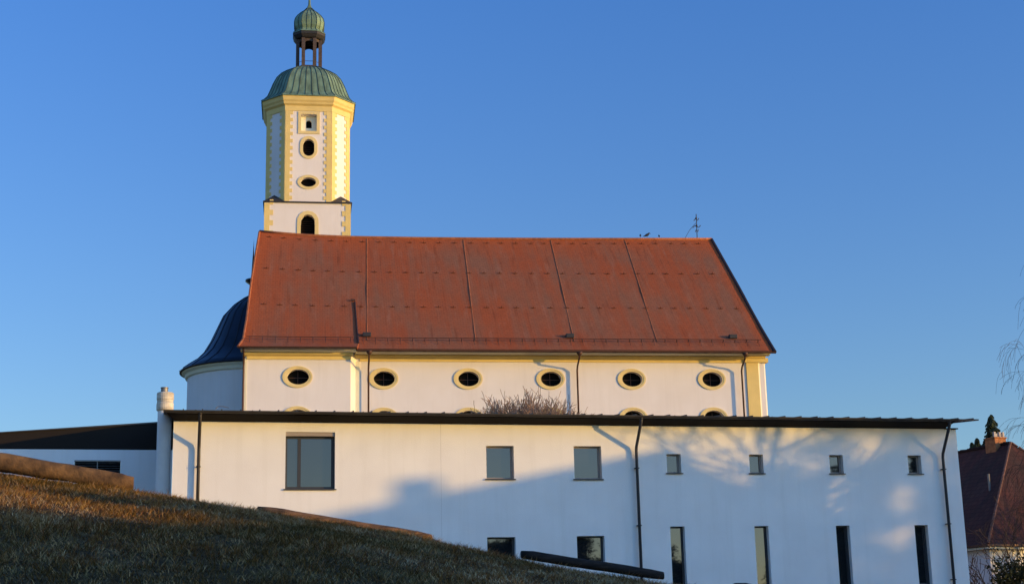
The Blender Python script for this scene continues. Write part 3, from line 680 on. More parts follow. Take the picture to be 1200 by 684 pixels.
# wrought iron cross on the ridge and birds
cr = thing('roof_cross', 'thin wrought iron finial cross on the ridge near its right end', 'finial', FH, (26.95, 10, 28.4))
mb = MB(); mb.tube([(26.95, 10, 28.4), (26.97, 10, 30.25)], 0.03, 6)
for z, w in ((29.05, 0.12), (29.35, 0.28), (29.85, 0.18)):
    mb.tube([(26.96 - w, 10, z - 0.08), (26.96 - w * .4, 10, z + .07), (26.96, 10, z), (26.96 + w * .5, 10, z - .05), (26.96 + w, 10, z + 0.1)], 0.028, 5)
for z in (29.42, 29.95): mb.lathe((26.96, 10), [(0.02, z - .1), (0.07, z - .03), (0.07, z + .03), (0.02, z + .1)], 8)
mb.build('cross', M['iron'], cr)
mb = MB(); mb.tube([(26.05, 10, 28.45), (26.45, 10, 29.1), (26.9, 10, 29.6)], 0.015, 4); mb.build('stay', M['iron'], cr)
def bird(s, sc, label, yaw):
    t = thing('bird', label, 'bird', FH, (s, 10, 28.52), 'birds on the church ridge')
    mb = MB(); c, d = math.cos(yaw), math.sin(yaw)
    P = lambda a, z: (s + a * c * sc, 10 + a * d * sc, 28.50 + z * sc)
    mb.tube([P(-0.26, 0.06), P(-0.14, 0.10), P(-0.04, 0.15), P(0.06, 0.20), P(0.10, 0.25), P(0.13, 0.28), P(0.17, 0.27), P(0.22, 0.25)], [0.012 * sc, 0.035 * sc, 0.075 * sc, 0.07 * sc, 0.045 * sc, 0.045 * sc, 0.03 * sc, 0.006 * sc], 8)
    mb.tube([P(0.0, 0.12), P(0.01, 0.0)], 0.008, 4)
    mb.build('body', M['feather'], t, smooth=True)
bird(22.97, 0.9, 'small black bird perched leftmost on the ridge', 1.3); bird(23.44, 1.2, 'largest black bird perched on the ridge, seen from the side', 0.15); bird(24.28, 0.8, 'small black bird perched on the ridge nearest the iron cross', 1.5)

# ------------------------------------------------------------------ tower
tw = thing('church_tower', 'cream and ochre bell tower with octagonal top and green onion roof', 'tower', FH, (0.53, 25, 1.0))
TC, TO = 0.53, 22.0
hw = 3.20
mb = MB(); wall_grid(mb, TC - hw, TC + hw, 20.0, 34.16, TO, [(TC - 1.0, TC + 1.1, 30.0, 33.6, arch(TC + 0.02, 30.2, 33.28, 0.52))], rev=0.5)
mb.add([(TC - hw, TO, 20), (TC - hw, TO + 6.4, 20), (TC - hw, TO + 6.4, 34.16), (TC - hw, TO, 34.16)], [(3, 2, 1, 0)])
mb.add([(TC + hw, TO, 20), (TC + hw, TO + 6.4, 20), (TC + hw, TO + 6.4, 34.16), (TC + hw, TO, 34.16)], [(0, 1, 2, 3)])
mb.add([(TC - hw, TO + 6.4, 20), (TC + hw, TO + 6.4, 20), (TC + hw, TO + 6.4, 34.16), (TC - hw, TO + 6.4, 34.16)], [(3, 2, 1, 0)])
mb.build('base_wall', M['church_plaster'], tw)
def octo(h, f, c=(TC, TO + 3.2)):
    """chamfered square: half width h, half front face f"""
    return [(c[0] - f, c[1] - h), (c[0] + f, c[1] - h), (c[0] + h, c[1] - f), (c[0] + h, c[1] + f), (c[0] + f, c[1] + h), (c[0] - f, c[1] + h), (c[0] - h, c[1] + f), (c[0] - h, c[1] - f)]
h1, f1 = 3.13, 1.74
o8 = octo(h1, f1)
OF = TO + 3.2 - h1
holes = [(TC - 0.95, TC + 0.98, 37.5, 39.55, stadium(TC + 0.03, 37.88, 39.22, 0.42)), (TC - 0.95, TC + 0.98, 35.2, 36.42, ell(TC + .03, 35.82, 0.57, 0.37)),
         (TC - 0.95, TC + 0.98, 39.60, 41.42, rect_curve(TC - 0.55, TC + 0.62, 39.86, 41.20))]
mb = MB(); wall_grid(mb, TC - f1, TC + f1, 34.2, 42.0, OF, holes, rev=0.40)
for i in range(1, 8):
    a, b_ = o8[i], o8[(i + 1) % 8]; mb.add([(a[0], a[1], 34.2), (b_[0], b_[1], 34.2), (b_[0], b_[1], 42.0), (a[0], a[1], 42.0)], [(0, 1, 2, 3)])
mb.build('octagon_wall', M['church_plaster'], tw)
# niche back wall with its little arched opening
mb = MB(); wall_grid(mb, TC - 0.55, TC + 0.62, 39.86, 41.20, OF + 0.36, [(TC - 0.35, TC + 0.42, 40.15, 41.0, arch(TC + .03, 40.22, 40.84, 0.21))], rev=0.2)
mb.build('niche_back', M['cream'], tw)
mb = MB(); mb.box(TC - .3, TC + .4, OF + 0.52, OF + 0.54, 40.1, 41.0); mb.build('opening', M['void'], tw)
ORD = dict(parent=tw)
mb = MB(); mb.ring(rect_curve(TC - 0.55, TC + 0.62, 39.86, 41.20), rect_curve(TC - 0.78, TC + 0.85, 39.64, 41.40), OF - 0.05, OF + 0.02); mb.build('niche_surround', M['ochre_pale'], tw)
def louvred(name, curve, outer, o, depth, z0, z1, s0, s1, slats=True):
    mb = MB(); mb.ring(curve, outer, o - 0.05, o + 0.02); w = mb.build(name, M['ochre_pale'], tw)
    mb = MB(); mb.fan(curve, o + depth); mb.build('opening', M['void'], w)
    if slats:
        mb = MB(); z = z0
        while z < z1: mb.add([(s0, o + depth - 0.14, z), (s1, o + depth - 0.14, z), (s1, o + depth - 0.03, z + 0.10), (s0, o + depth - 0.03, z + 0.10)], [(0, 1, 2, 3)]); z += 0.17
        mb.build('louvres', M['louvre'], w)
louvred('bell_window', arch(TC + .02, 30.2, 33.28, 0.52), arch(TC + .02, 30.0, 33.56, 0.80), TO, 0.46, 30.4, 32.8, TC - .5, TC + .54)
louvred('long_window', stadium(TC + .03, 37.88, 39.22, 0.42), stadium(TC + .03, 37.66, 39.46, 0.66), OF, 0.36, 38.1, 39.0, TC - .37, TC + .43)
louvred('oval_window', ell(TC + .03, 35.82, 0.57, 0.37), ell(TC + .03, 35.82, 0.82, 0.56), OF, 0.36, 0, 0, 0, 0, False)
# quoins: ochre edge strips with alternating blocks
def strip(mb, a, b_, t0, t1, z0, z1, out=0.03):
    ax_, ay = a[0] + (b_[0] - a[0]) * t0, a[1] + (b_[1] - a[1]) * t0; bx, by = a[0] + (b_[0] - a[0]) * t1, a[1] + (b_[1] - a[1]) * t1
    nx_, ny_ = (b_[1] - a[1]), -(b_[0] - a[0]); l = math.hypot(nx_, ny_); nx_, ny_ = nx_ / l * out, ny_ / l * out
    v = [(ax_, ay, z0), (bx, by, z0), (bx, by, z1), (ax_, ay, z1)]
    v2 = [(x + nx_, y + ny_, z) for x, y, z in v]
    mb.add(v + v2, [(4, 5, 6, 7), (0, 1, 5, 4), (1, 2, 6, 5), (2, 3, 7, 6), (3, 0, 4, 7)])
mb = MB(); mp = MB()
for (i, wq) in ((0, 0.38), (1, 0.36), (7, 0.36), (2, .36), (6, .36)):
    a, b_ = o8[i], o8[(i + 1) % 8]; L = math.hypot(b_[0] - a[0], b_[1] - a[1])
    for z0, z1 in ((34.3, 41.5),):
        strip(mb, a, b_, 0.002, wq / L, z0, z1, .04); strip(mb, a, b_, 1 - wq / L, 0.998, z0, z1, .04)
    z = 34.45
    while z < 41.3:
        for t0, t1 in (((wq + .002) / L, (wq + 0.20) / L), (1 - (wq + 0.20) / L, 1 - (wq + .002) / L)): strip(mb, a, b_, t0, t1, z, z + 0.27, .035)
        z += 0.56
mb.build('quoins', M['ochre'], tw)
mb = MB()
a, b_ = (TC - hw, TO), (TC + hw, TO); L = 2 * hw
for lo in (True, False):
    mb = MB(); strip(mb, a, b_, *((0, 0.40 / L) if lo else (1 - 0.40 / L, 1)), 26, 34.1, .04); z = 30.0
    while z < 34:
        strip(mb, a, b_, *((.40 / L, 0.66 / L) if lo else (1 - 0.66 / L, 1 - .40 / L)), z, z + 0.38, .035); z += 0.80
    mb.build('quoin_strip', M['ochre'], tw)
# dark ledge and the little corner roofs
mb = MB(); mb.box(TC - hw - 0.10, TC + hw + 0.10, TO - 0.12, TO + 6.5, 34.162, 34.25)
for sx in (-1, 1):
    for a_ in (0, 1):
        c0 = (TC + sx * hw * 1.02, TO - .08 if a_ == 0 else TO + 6.46)
        e1 = (TC + sx * (f1 - 0.05), c0[1]); e2 = (c0[0], TO + 3.2 + (-1 if a_ == 0 else 1) * (f1 - .05)); mid = ((e1[0] + e2[0]) / 2, (e1[1] + e2[1]) / 2)
        mb.add([(c0[0], c0[1], 34.25), (e1[0], e1[1], 34.25), (e2[0], e2[1], 34.25), (mid[0], mid[1], 34.95)], [(0, 1, 3), (0, 3, 2), (1, 2, 3), (0, 2, 1)])
mb.build('ledge', M['gutter'], tw)
# cornice of the octagon
def oct_lathe(prof_, m, name, parent, fr=f1 / h1, smooth=False, z=None):
    sh = octo(1, fr, (0, 0)); mb = MB(); mb.lathe((TC, TO + 3.2), prof_, 8, shape=sh); return mb.build(name, m, parent, smooth=smooth)
oct_lathe([(h1 + 0.02, 41.45), (h1 + 0.05, 41.45), (h1 + 0.07, 41.85), (h1 + 0.2, 41.98), (h1 + .24, 42.12), (h1 + .32, 42.25), (h1 + .36, 42.45), (h1 + .38, 42.55)], M['ochre'], 'cornice', tw)
pr = [(h1 + 0.46, 42.55), (h1 + 0.46, 42.62), (3.36, 42.8), (3.12, 43.1), (2.93, 43.6), (2.72, 44.2), (2.45, 44.8), (2.08, 45.28), (1.62, 45.64), (1.18, 45.88), (1.0, 45.98)]
bell = oct_lathe(pr, M['patina'], 'bell_roof', tw)
def seams(parent, prf, per, fr, r=0.03, name='roof_seams', mm='patina_dark'):
    sh = octo(1, fr, (0, 0)); mb = MB()
    for k in range(8):
        a, b_ = sh[k], sh[(k + 1) % 8]
        nn = per[k % 2]
        for q in range(nn):
            t = q / nn
            d = (a[0] + (b_[0] - a[0]) * t, a[1] + (b_[1] - a[1]) * t)
            mb.tube([(TC + d[0] * (rr + .01), TO + 3.2 + d[1] * (rr + .01), z) for rr, z in prf], r, 4)
    mb.build(name, M[mm], parent)
seams(bell, pr[1:], (7, 5), f1 / h1)
# open lantern
LF = 0.50
lh = 0.88
ob = octo(lh, lh * LF)
lan = thing_l = None
mb = MB(); mb.lathe((TC, TO + 3.2), [(1.08, 45.9), (1.08, 46.0), (0.98, 46.08)], 8, shape=octo(1, LF, (0, 0))); lan = mb.build('lantern', M['lantern_wood'], tw)
for k in range(8):
    x, y = ob[k]; mb = MB(); mb.box(x - 0.135, x + 0.135, y - 0.135, y + 0.135, 46.05, 48.35); mb.build('post', M['lantern_wood'], lan)
for k in range(8):   # arched heads between posts
    mb = MB()
    a, b_ = ob[k], ob[(k + 1) % 8]
    for q in range(8):
        t0, t1 = q / 8, (q + 1) / 8
        h0 = 47.75 + 0.42 * math.sqrt(max(0, 1 - (2 * t0 - 1) ** 2)); h1_ = 47.75 + 0.42 * math.sqrt(max(0, 1 - (2 * t1 - 1) ** 2))
        p, r_ = (a[0] + (b_[0] - a[0]) * t0, a[1] + (b_[1] - a[1]) * t0), (a[0] + (b_[0] - a[0]) * t1, a[1] + (b_[1] - a[1]) * t1)
        mb.add([(p[0], p[1], h0), (r_[0], r_[1], h1_), (r_[0], r_[1], 48.4), (p[0], p[1], 48.4)], [(0, 1, 2, 3)])
    mb.build('arch', M['lantern_wood'], lan)
mb = MB(); mb.tube([(*ob[k % 8], 46.45) for k in range(9)], 0.02, 4); mb.build('rail', M['lantern_wood'], lan)
mb = MB(); mb.lathe((TC, TO + 3.2), [(1.0, 48.38), (1.08, 48.45), (1.22, 48.66), (1.24, 48.85)], 8, shape=octo(1, LF, (0, 0))); mb.build('lantern_cornice', M['iron'], lan)
pr2 = [(1.27, 48.85), (1.22, 48.95), (1.06, 49.05), (1.02, 49.2), (1.12, 49.45), (1.17, 49.8), (1.10, 50.15), (0.92, 50.45), (0.66, 50.75), (0.38, 51.0), (0.2, 51.25), (0.1, 51.55), (0.07, 52.2)]
on_ = oct_lathe(pr2, M['patina'], 'onion', lan, fr=0.5)
seams(on_, pr2[1:11], (3, 2), 0.5, 0.025)
mb = MB(); mb.tube([(TC, TO + 3.2, 51.6), (TC, TO + 3.2, 54.5)], [0.06, 0.03], 6); mb.lathe((TC, TO + 3.2), [(0.03, 52.9), (0.28, 53.05), (0.32, 53.2), (0.28, 53.35), (0.03, 53.5)], 12)
mb.box(TC - 0.4, TC + 0.4, TO + 3.17, TO + 3.23, 54.1, 54.18); mb.build('spire', M['iron'], lan)

# ------------------------------------------------------------------ neighbour's house (right)
hs_ = thing('tiled_house', 'white house with dark red hipped tile roof at the right edge', 'house', FN, (6.5, 8, 1.0))
a_, b2, ez, az_ = 6.5, 4.6, 6.05, 11.95
Wd_, Ld = 13.0, 22.0
mb = MB()
mb.box(0.45, Wd_ - .45, 0.45, Ld, 0, ez + 0.05); mb.build('wall', M['plaster'], hs_)
mb = MB(); mb.uv = []
def addq(pts, uvs, fs):
    b = len(mb.v); mb.v += pts; mb.uv += uvs; mb.f += [tuple(b + i for i in f) for f in fs]; mb.mi += [0] * len(fs)
addq([(0, 0, ez), (Wd_, 0, ez), (a_, b2, az_)], [(0, 0), (Wd_, 0), (a_, 7.5)], [(0, 1, 2)])
addq([(0, Ld, ez), (0, 0, ez), (a_, b2, az_), (a_, Ld, az_)], [(Ld, 0), (0, 0), (b2, 8.7), (Ld, 8.7)], [(0, 1, 2, 3)])
addq([(Wd_, 0, ez), (Wd_, Ld, ez), (a_, Ld, az_), (a_, b2, az_)], [(0, 0), (Ld, 0), (Ld, 8.7), (b2, 8.7)], [(0, 1, 2, 3)])
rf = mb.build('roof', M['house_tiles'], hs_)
mb = MB()
def cap(p, q, n_, r=0.12):
    p, q = Vector(p), Vector(q)
    for i in range(n_):
        x = p.lerp(q, i / n_); y = p.lerp(q, (i + 0.92) / n_); mb.tube([x, y], [r * 0.8, r * 1.1], 7)
cap((0, 0, ez + .05), (a_, b2, az_ + .03), 22, 0.075); cap((Wd_, 0, ez + .05), (a_, b2, az_ + .03), 22, .075); mb.build('hip_tiles', M['hip'], rf)
mb = MB(); cap((a_, b2, az_), (a_, Ld, az_), 30); mb.build('ridge_tiles', M['house_tiles'], rf)
mb = MB(); mb.box(-0.05, Wd_ + .05, -0.1, 0.0, ez - 0.10, ez + 0.0); mb.box(-0.1, 0.0, -0.1, Ld, ez - 0.10, ez); mb.build('gutter', M['copper_brown'], hs_)
mb = MB(); mb.box(0, Wd_, 0.02, 0.5, ez - 0.22, ez - 0.13); mb.box(0.02, .5, 0, Ld, ez - 0.22, ez - 0.13); mb.build('eave_board', M['cream'], hs_)
mb = MB(); mb.tube([(-0.05, 2.2, ez - 0.08), (0.1, 2.2, ez - .3), (0.36, 2.2, ez - 0.6), (0.36, 2.2, 1)], 0.07, 8); mb.build('downpipe', M['anthracite'], hs_)
mb = MB(); mb.box(0.38, 0.44, 4.6, 5.7, 3.2, 5.0); wq = mb.build('window', M['anthracite'], hs_)
mb = MB(); mb.box(0.36, 0.375, 4.7, 5.6, 3.3, 4.9); mb.build('pane', M['glass'], wq)
mb = MB(); mb.box(a_ - 0.45, a_ + 0.35, 5.3, 6.1, az_ - 1.2, az_ + 0.42); chm = mb.build('chimney', M['brick'], rf)
for s, o in ((a_ - .42, 5.35), (a_ - .05, 5.35), (a_ + .2, 5.35), (a_ + .2, 5.9)):
    mb = MB(); mb.box(s, s + 0.12, o, o + 0.12, az_ + 0.42, az_ + 0.72); mb.build('chimney_post', M['chpost'], chm)
mb = MB(); mb.box(a_ - .5, a_ + .40, 5.25, 6.15, az_ + 0.36, az_ + 0.425); mb.build('chimney_cap', M['brick'], chm)
mb = MB(); mb.tube([(3.4, 3.2, 9.1), (3.4, 3.2, 10.0)], 0.06, 8); mb.build('vent_pipe', M['zinc'], rf)

# ------------------------------------------------------------------ trees
def branch(mbs, p, d, L, r, lvl, maxl, rng, P):
    n = P.get('seg', 4); pts = [Vector(p)]; rs = [r]; q = Vector(p); dd = Vector(d).normalized()
    for i in range(n):
        dd = (dd + Vector((rng.gauss(0, 1), rng.gauss(0, 1), rng.gauss(0, 1))) * P['wob'] + Vector((0, 0, P['up'][min(lvl, len(P['up']) - 1)]))).normalized()
        q = q + dd * (L / n); pts.append(q.copy()); rs.append(max(r * (1 - 0.75 * (i + 1) / n), P['rmin']))
    tgt = mbs[0] if lvl <= P.get('trunk_lvl', 1) else mbs[1]
    tgt.tube(pts, rs, 8 if lvl == 0 else (5 if lvl == 1 else 3), cap=False)
    if lvl >= maxl: return
    nc = P['nc'][lvl]
    for k in range(nc):
        f = P['start'][lvl] + (1 - P['start'][lvl]) * (k + rng.random() * 0.8) / nc; f = min(f, 0.99)
        i = min(int(f * n), n - 1); fr = f * n - i; pos = pts[i].lerp(pts[i + 1], fr); dirn = (pts[i + 1] - pts[i]).normalized()
        t = rng.uniform(0, 2 * math.pi) if lvl else 2 * math.pi * (k * 0.382) + rng.uniform(-.4, .4)
        side = dirn.orthogonal().normalized(); side = Matrix.Rotation(t, 3, dirn) @ side
        ang = rad(rng.uniform(*P['ang'][lvl])); nd = dirn * math.cos(ang) + side * math.sin(ang)
        branch(mbs, pos, nd, L * rng.uniform(*P['len'][lvl]) * (1 - 0.45 * (f if lvl == 0 else 0)), rs[i] * P['rr'], lvl + 1, maxl, rng, P)
def bare_tree(name, label, cat, x, y, h, seed, P, mt='bark', mc='twig_dark', group=None, maxl=4, lean=(0, 0)):
    z = g(x, y) - 0.1; t = thing(name, label, cat, FW, (x, y, z), group)
    mbs = (MB(), MB()); rng = random.Random(seed)
    branch(mbs, (x, y, z), (lean[0], lean[1], 1), h, h * 0.022, 0, maxl, rng, P)
    mbs[0].build('trunk', M[mt], t, smooth=True); mbs[1].build('crown', M[mc], t)
    return t
DEC = dict(wob=0.10, up=[0.02, 0.05, 0.04, 0.02, 0.0], nc=[13, 7, 6, 5], start=[0.28, 0.2, 0.15, 0.1], ang=[(35, 65), (30, 60), (30, 60), (25, 60)], len=[(0.45, 0.62), (0.42, 0.6), (0.42, 0.6), (0.4, 0.6)], rr=0.55, rmin=0.012)
BIR = dict(wob=0.07, up=[0.02, 0.03, -0.12, -0.30, -0.25], nc=[16, 8, 8, 5], start=[0.25, 0.25, 0.15, 0.1], ang=[(35, 60), (30, 55), (30, 70), (20, 50)], len=[(0.36, 0.5), (0.4, 0.55), (0.55, 0.9), (0.5, 0.9)], rr=0.5, rmin=0.006, seg=6)
def copy_tree(o, x, y, rz, label, sc=1.0, dz=0):
    c = o.copy(); COL.objects.link(c); c.location = (x, y, g(x, y) - 0.1 + dz); c.rotation_euler.z = rz; c.scale = (sc, sc, sc); c['label'] = label
    for k in o.children:
        d = k.copy(); COL.objects.link(d); d.parent = c
    return c
def conifer(name, label, x, y, h, w, seed, group=None, z=None, dens=1.0, mat_='needle', wk=1.0):
    z = g(x, y) - 0.1 if z is None else z
    t = thing(name, label, 'tree', FW, (x, y, z), group); rng = random.Random(seed)
    mb = MB(); mb.tube([(x, y, z), (x, y, z + h * 0.97)], [h * 0.02, 0.02], 6); mb.build('trunk', M['bark'], t)
    mb = MB(); n = int(26 * dens * h / 8) + 8
    for i in range(n):
        f = 0.06 + 0.93 * i / n; zz = z + h * f; rr = w * (1 - f) ** 0.85 * rng.uniform(0.75, 1.15) + 0.05
        for k in range(9):
            a = rng.uniform(0, 6.283); L = rr * rng.uniform(0.6, 1.1); dz = -L * rng.uniform(0.15, 0.5); ca, sa = math.cos(a), math.sin(a)
            m = max(3, int(L / 0.25))
            for q in range(m):
                f0, f1_ = q / m, (q + 1.4) / m; wd = wk * 0.28 * (w / 1.8 + .3) * (1 - 0.5 * f0) * rng.uniform(.7, 1.2)
                z0 = zz + dz * f0 * f0 + rng.uniform(-.08, .08); z1 = zz + dz * f1_ * f1_ - 0.1 * rng.random()
                x0, y0, x1, y1 = x + ca * L * f0, y + sa * L * f0, x + ca * L * f1_, y + sa * L * f1_
                mb.add([(x0 - sa * wd * .3, y0 + ca * wd * .3, z0), (x0 + sa * wd * .3, y0 - ca * wd * .3, z0), (x1 + sa * wd, y1 - ca * wd, z1 - .12), (x1, y1, z1 + 0.05), (x1 - sa * wd, y1 + ca * wd, z1 - .12)], [(0, 1, 3), (1, 2, 3), (0, 3, 4)])
    mb.build('crown', M[mat_], t)
    return t
# spruces behind the house
def spruce_at(px, py_top, Yd, h, w, seed, label):
    p = on(px, py_top, Yd); conifer('spruce_tree', label, p.x, p.y, h, w, seed, 'distant spruces behind the house roof', z=p.z - h, dens=2.2, wk=0.42)
spruce_at(1161, 483, 110, 11, 3.4, 1, 'tall dark spruce rising directly behind the brick chimney')
spruce_at(1138.5, 516, 118, 8, 2.4, 2, 'smallest spruce tip farthest left over the house ridge')
spruce_at(1144.5, 511, 114, 8, 2.6, 3, 'small spruce tip just left of the brick chimney')
spruce_at(1174, 512, 116, 8, 2.8, 4, 'small spruce tip just right of the brick chimney')
# birch at the right edge
bx = on(1264, 500, 66)
bare_tree('birch_tree', 'low hanging bare birch twigs at the right edge above the tiled house roof', 'tree', bx.x, bx.y, 12.8, 31, BIR, 'bark_pale', 'twig_dark', group='birches at the right edge')
bx = on(1446, 500, 60)
bare_tree('birch_tree', 'tips of bare birch twigs high at the right edge, above the other birch', 'tree', bx.x, bx.y, 18.0, 11, BIR, 'bark_pale', 'twig_dark', group='birches at the right edge')
# bare bush behind the long roof
def bush(name, label, frame, c, h, w, seed, n, mt, base_z, fan=0.6, r0=0.02, drop=0.5):
    t = thing(name, label, 'shrub', frame, (c[0], c[1], base_z)); rng = random.Random(seed); mb = MB()
    P = dict(wob=0.14, up=[0.04, 0.08, 0.05], nc=[8, 5], start=[0.35, 0.2], ang=[(15, 45), (15, 45)], len=[(0.35, 0.6), (0.35, 0.6)], rr=0.7, rmin=0.012, trunk_lvl=-1)
    for k in range(n):
        a = rng.uniform(0, 6.283); rr = w * math.sqrt(rng.random()); x, y = c[0] + rr * math.cos(a), c[1] + rr * 0.6 * math.sin(a)
        hh = h * (1 - drop * (rr / w) ** 2) * rng.uniform(0.84, 1.06)
        branch((mb, mb), (c[0] + (x - c[0]) * .5, c[1] + (y - c[1]) * .5, base_z), ((x - c[0]) * fan / h, (y - c[1]) * fan / h, 1), hh, r0, 0, 2, rng, P)
    mb.build('twigs', M[mt], t); return t
bush('bare_bush', 'bushy bare shrub with reddish twigs behind the long roof, before the church wall', FA, (15.6, 15), 3.85, 2.45, 4, 320, 'twig_red', 8.0, r0=0.014, drop=0.22, fan=0.75)
# shrubs by the neighbour's house
p = on(1215, 690, 60)
bush('bare_bush', 'bare bush with long pale branches before the tiled house', FW, (p.x, p.y), 5.2, 2.6, 9, 16, 'twig_dark', g(p.x, p.y) - .1, fan=1.3, r0=0.03)
def leafy(name, label, x, y, z, w, h, seed, n, m='leaf_dark', cat='shrub', group=None):
    t = thing(name, label, cat, FW, (x, y, z), group); rng = random.Random(seed); mb = MB()
    mb.tube([(x, y, z), (x, y, z + h * .8)], [0.07, .02], 5); mb.build('stem', M['bark'], t); mb = MB()
    cl = []
    for k in range(max(8, n // 60)):
        f = rng.random(); a = rng.uniform(0, 6.283); r = w * (0.85 - 0.25 * f) * math.sqrt(rng.uniform(.2, 1)); cl.append((x + r * math.cos(a), y + r * math.sin(a), z + h * (0.08 + 0.86 * f)))
    for k in range(n):
        c = rng.choice(cl); sg = 0.22 * w + .05; px_, py_, pz = (c[0] + rng.gauss(0, sg), c[1] + rng.gauss(0, sg), c[2] + rng.gauss(0, sg))
        d = Vector((rng.gauss(0, 1), rng.gauss(0, 1), rng.gauss(0, 1))).normalized(); e = d.orthogonal().normalized(); e = Matrix.Rotation(rng.uniform(0, 6.28), 3, d) @ e; s_ = rng.uniform(0.06, 0.13)
        q = Vector((px_, py_, pz)); mb.add([q - d * s_, q + e * s_ * .45, q + d * s_, q - e * s_ * .45], [(0, 1, 2, 3)])
    mb.build('foliage', M[m], t); return t
p = on(1192, 690, 58); leafy('evergreen_shrub', 'dark leafy evergreen shrub at the bottom right corner', p.x, p.y, g(p.x, p.y), 0.95, p.z - g(p.x, p.y) + 1.25, 3, 5200)

# ------------------------------------------------------------------ unseen shadow casters towards the sun, outside the picture: a house, trees, an added row
FAl = FA
ca = thing('gabled_house', 'large house with chimney standing beyond the right edge, shading the white wall', 'house', FA, (75, -36, 0))
TZ = math.tan(rad(SUN_EL)) / math.cos(rad(SUN_AZ_A)); TS = math.tan(rad(SUN_AZ_A))
def caster(s, z, n): return Vector((s + n * TS, -n, z + n * TZ))     # point at n metres before the facade whose shadow falls on (s,z)
r1 = caster(3.6, 5.75, 44); dirr = Vector((-0.6, 0.8, 0))
# ridge runs from r1 towards the facade
L_ = 18.0; r2 = r1 + dirr * L_; perp = Vector((0.857, 0.514, 0)) ; perp = Vector((dirr.y, -dirr.x, 0))
hr = r1.z; half = 3.4
mb = MB()
e = [r1 + perp * half, r2 + perp * half, r2 - perp * half, r1 - perp * half]
ze = hr - half * 1.1
vv = [(p_.x, p_.y, 0.0) for p_ in e] + [(p_.x, p_.y, ze) for p_ in e] + [(r1.x, r1.y, hr - .05), (r2.x, r2.y, hr - .05)]
mb.add(vv, [(0, 1, 5, 4), (1, 2, 6, 9, 5), (2, 3, 7, 6), (3, 0, 4, 8, 7)]); mb.build('wall', M['plaster'], ca)
mb = MB(); ov = 0.5
P1 = [r1 - dirr * ov, r2 + dirr * ov]
vv = [(P1[0].x, P1[0].y, hr), (P1[1].x, P1[1].y, hr)]
for sg in (1, -1):
    for q in (0, 1): p_ = P1[q] + perp * sg * (half + .4); vv.append((p_.x, p_.y, ze - .44))
mb.add(vv, [(0, 1, 3, 2), (1, 0, 4, 5)]); mb.build('roof', M['roof_far'], ca)
c_ = r1 + dirr * 6.1; mb = MB(); mb.box(c_.x - 0.36, c_.x + 0.36, c_.y - 0.30, c_.y + 0.30, hr - 1.2, hr + 0.62); mb.build('chimney', M['brick'], ca)
# bare trees whose shadows dapple the right half of the wall
def at_shadow(s, n): p_ = caster(s, 0, n); w_ = FA.w(p_.x, p_.y, 0); return w_.x, w_.y
x_, y_ = at_shadow(18.5, 24)
SPA = dict(DEC, nc=[11, 6, 4], rmin=0.025, start=[0.35, .25, .2]); x_, y_ = at_shadow(18.6, 15)
T1 = bare_tree('bare_tree', 'bare broad tree beyond the right edge shading the small windows', 'tree', x_, y_, 13.0, 21, SPA, maxl=3, group=None)
for x_, y_, rz_, lb_ in ((37, 68, 1.0, 'bare tree beyond the right edge shading the tiled house, nearer one'), (43, 71, 3.0, 'bare tree beyond the right edge shading the tiled house, farther one')): copy_tree(T1, x_, y_, rz_, lb_, 0.85)
SUN_GAPS = ((18.2, 7.75, .95, .65), (19.7, 7.3, .45, .5), (23.3, 6.5, .75, .5), (24.7, 5.3, .5, .33), (26.2, 6.6, .5, .75), (25.8, 4.9, .35, .6), (27.2, 4.5, .28, .5), (24.7, 8.35, .6, .4), (21.2, 8.4, .5, .3), (22.6, 7.7, .3, .5), (27.4, 7.9, .4, .5))  # crown openings laid out to drop sun patches on the wall
_rg = random.Random(44)
SUN_GAPS += tuple((_rg.uniform(22.3, 28.6), _rg.uniform(3.9, 8.6), _rg.uniform(.12, .4), _rg.uniform(.15, .45)) for _ in range(22))
SUN_GAPS += tuple((a + _rg.uniform(-.8, .8), b + _rg.uniform(-.6, .6), c * .5, d * .6) for a, b, c, d in SUN_GAPS[:11])
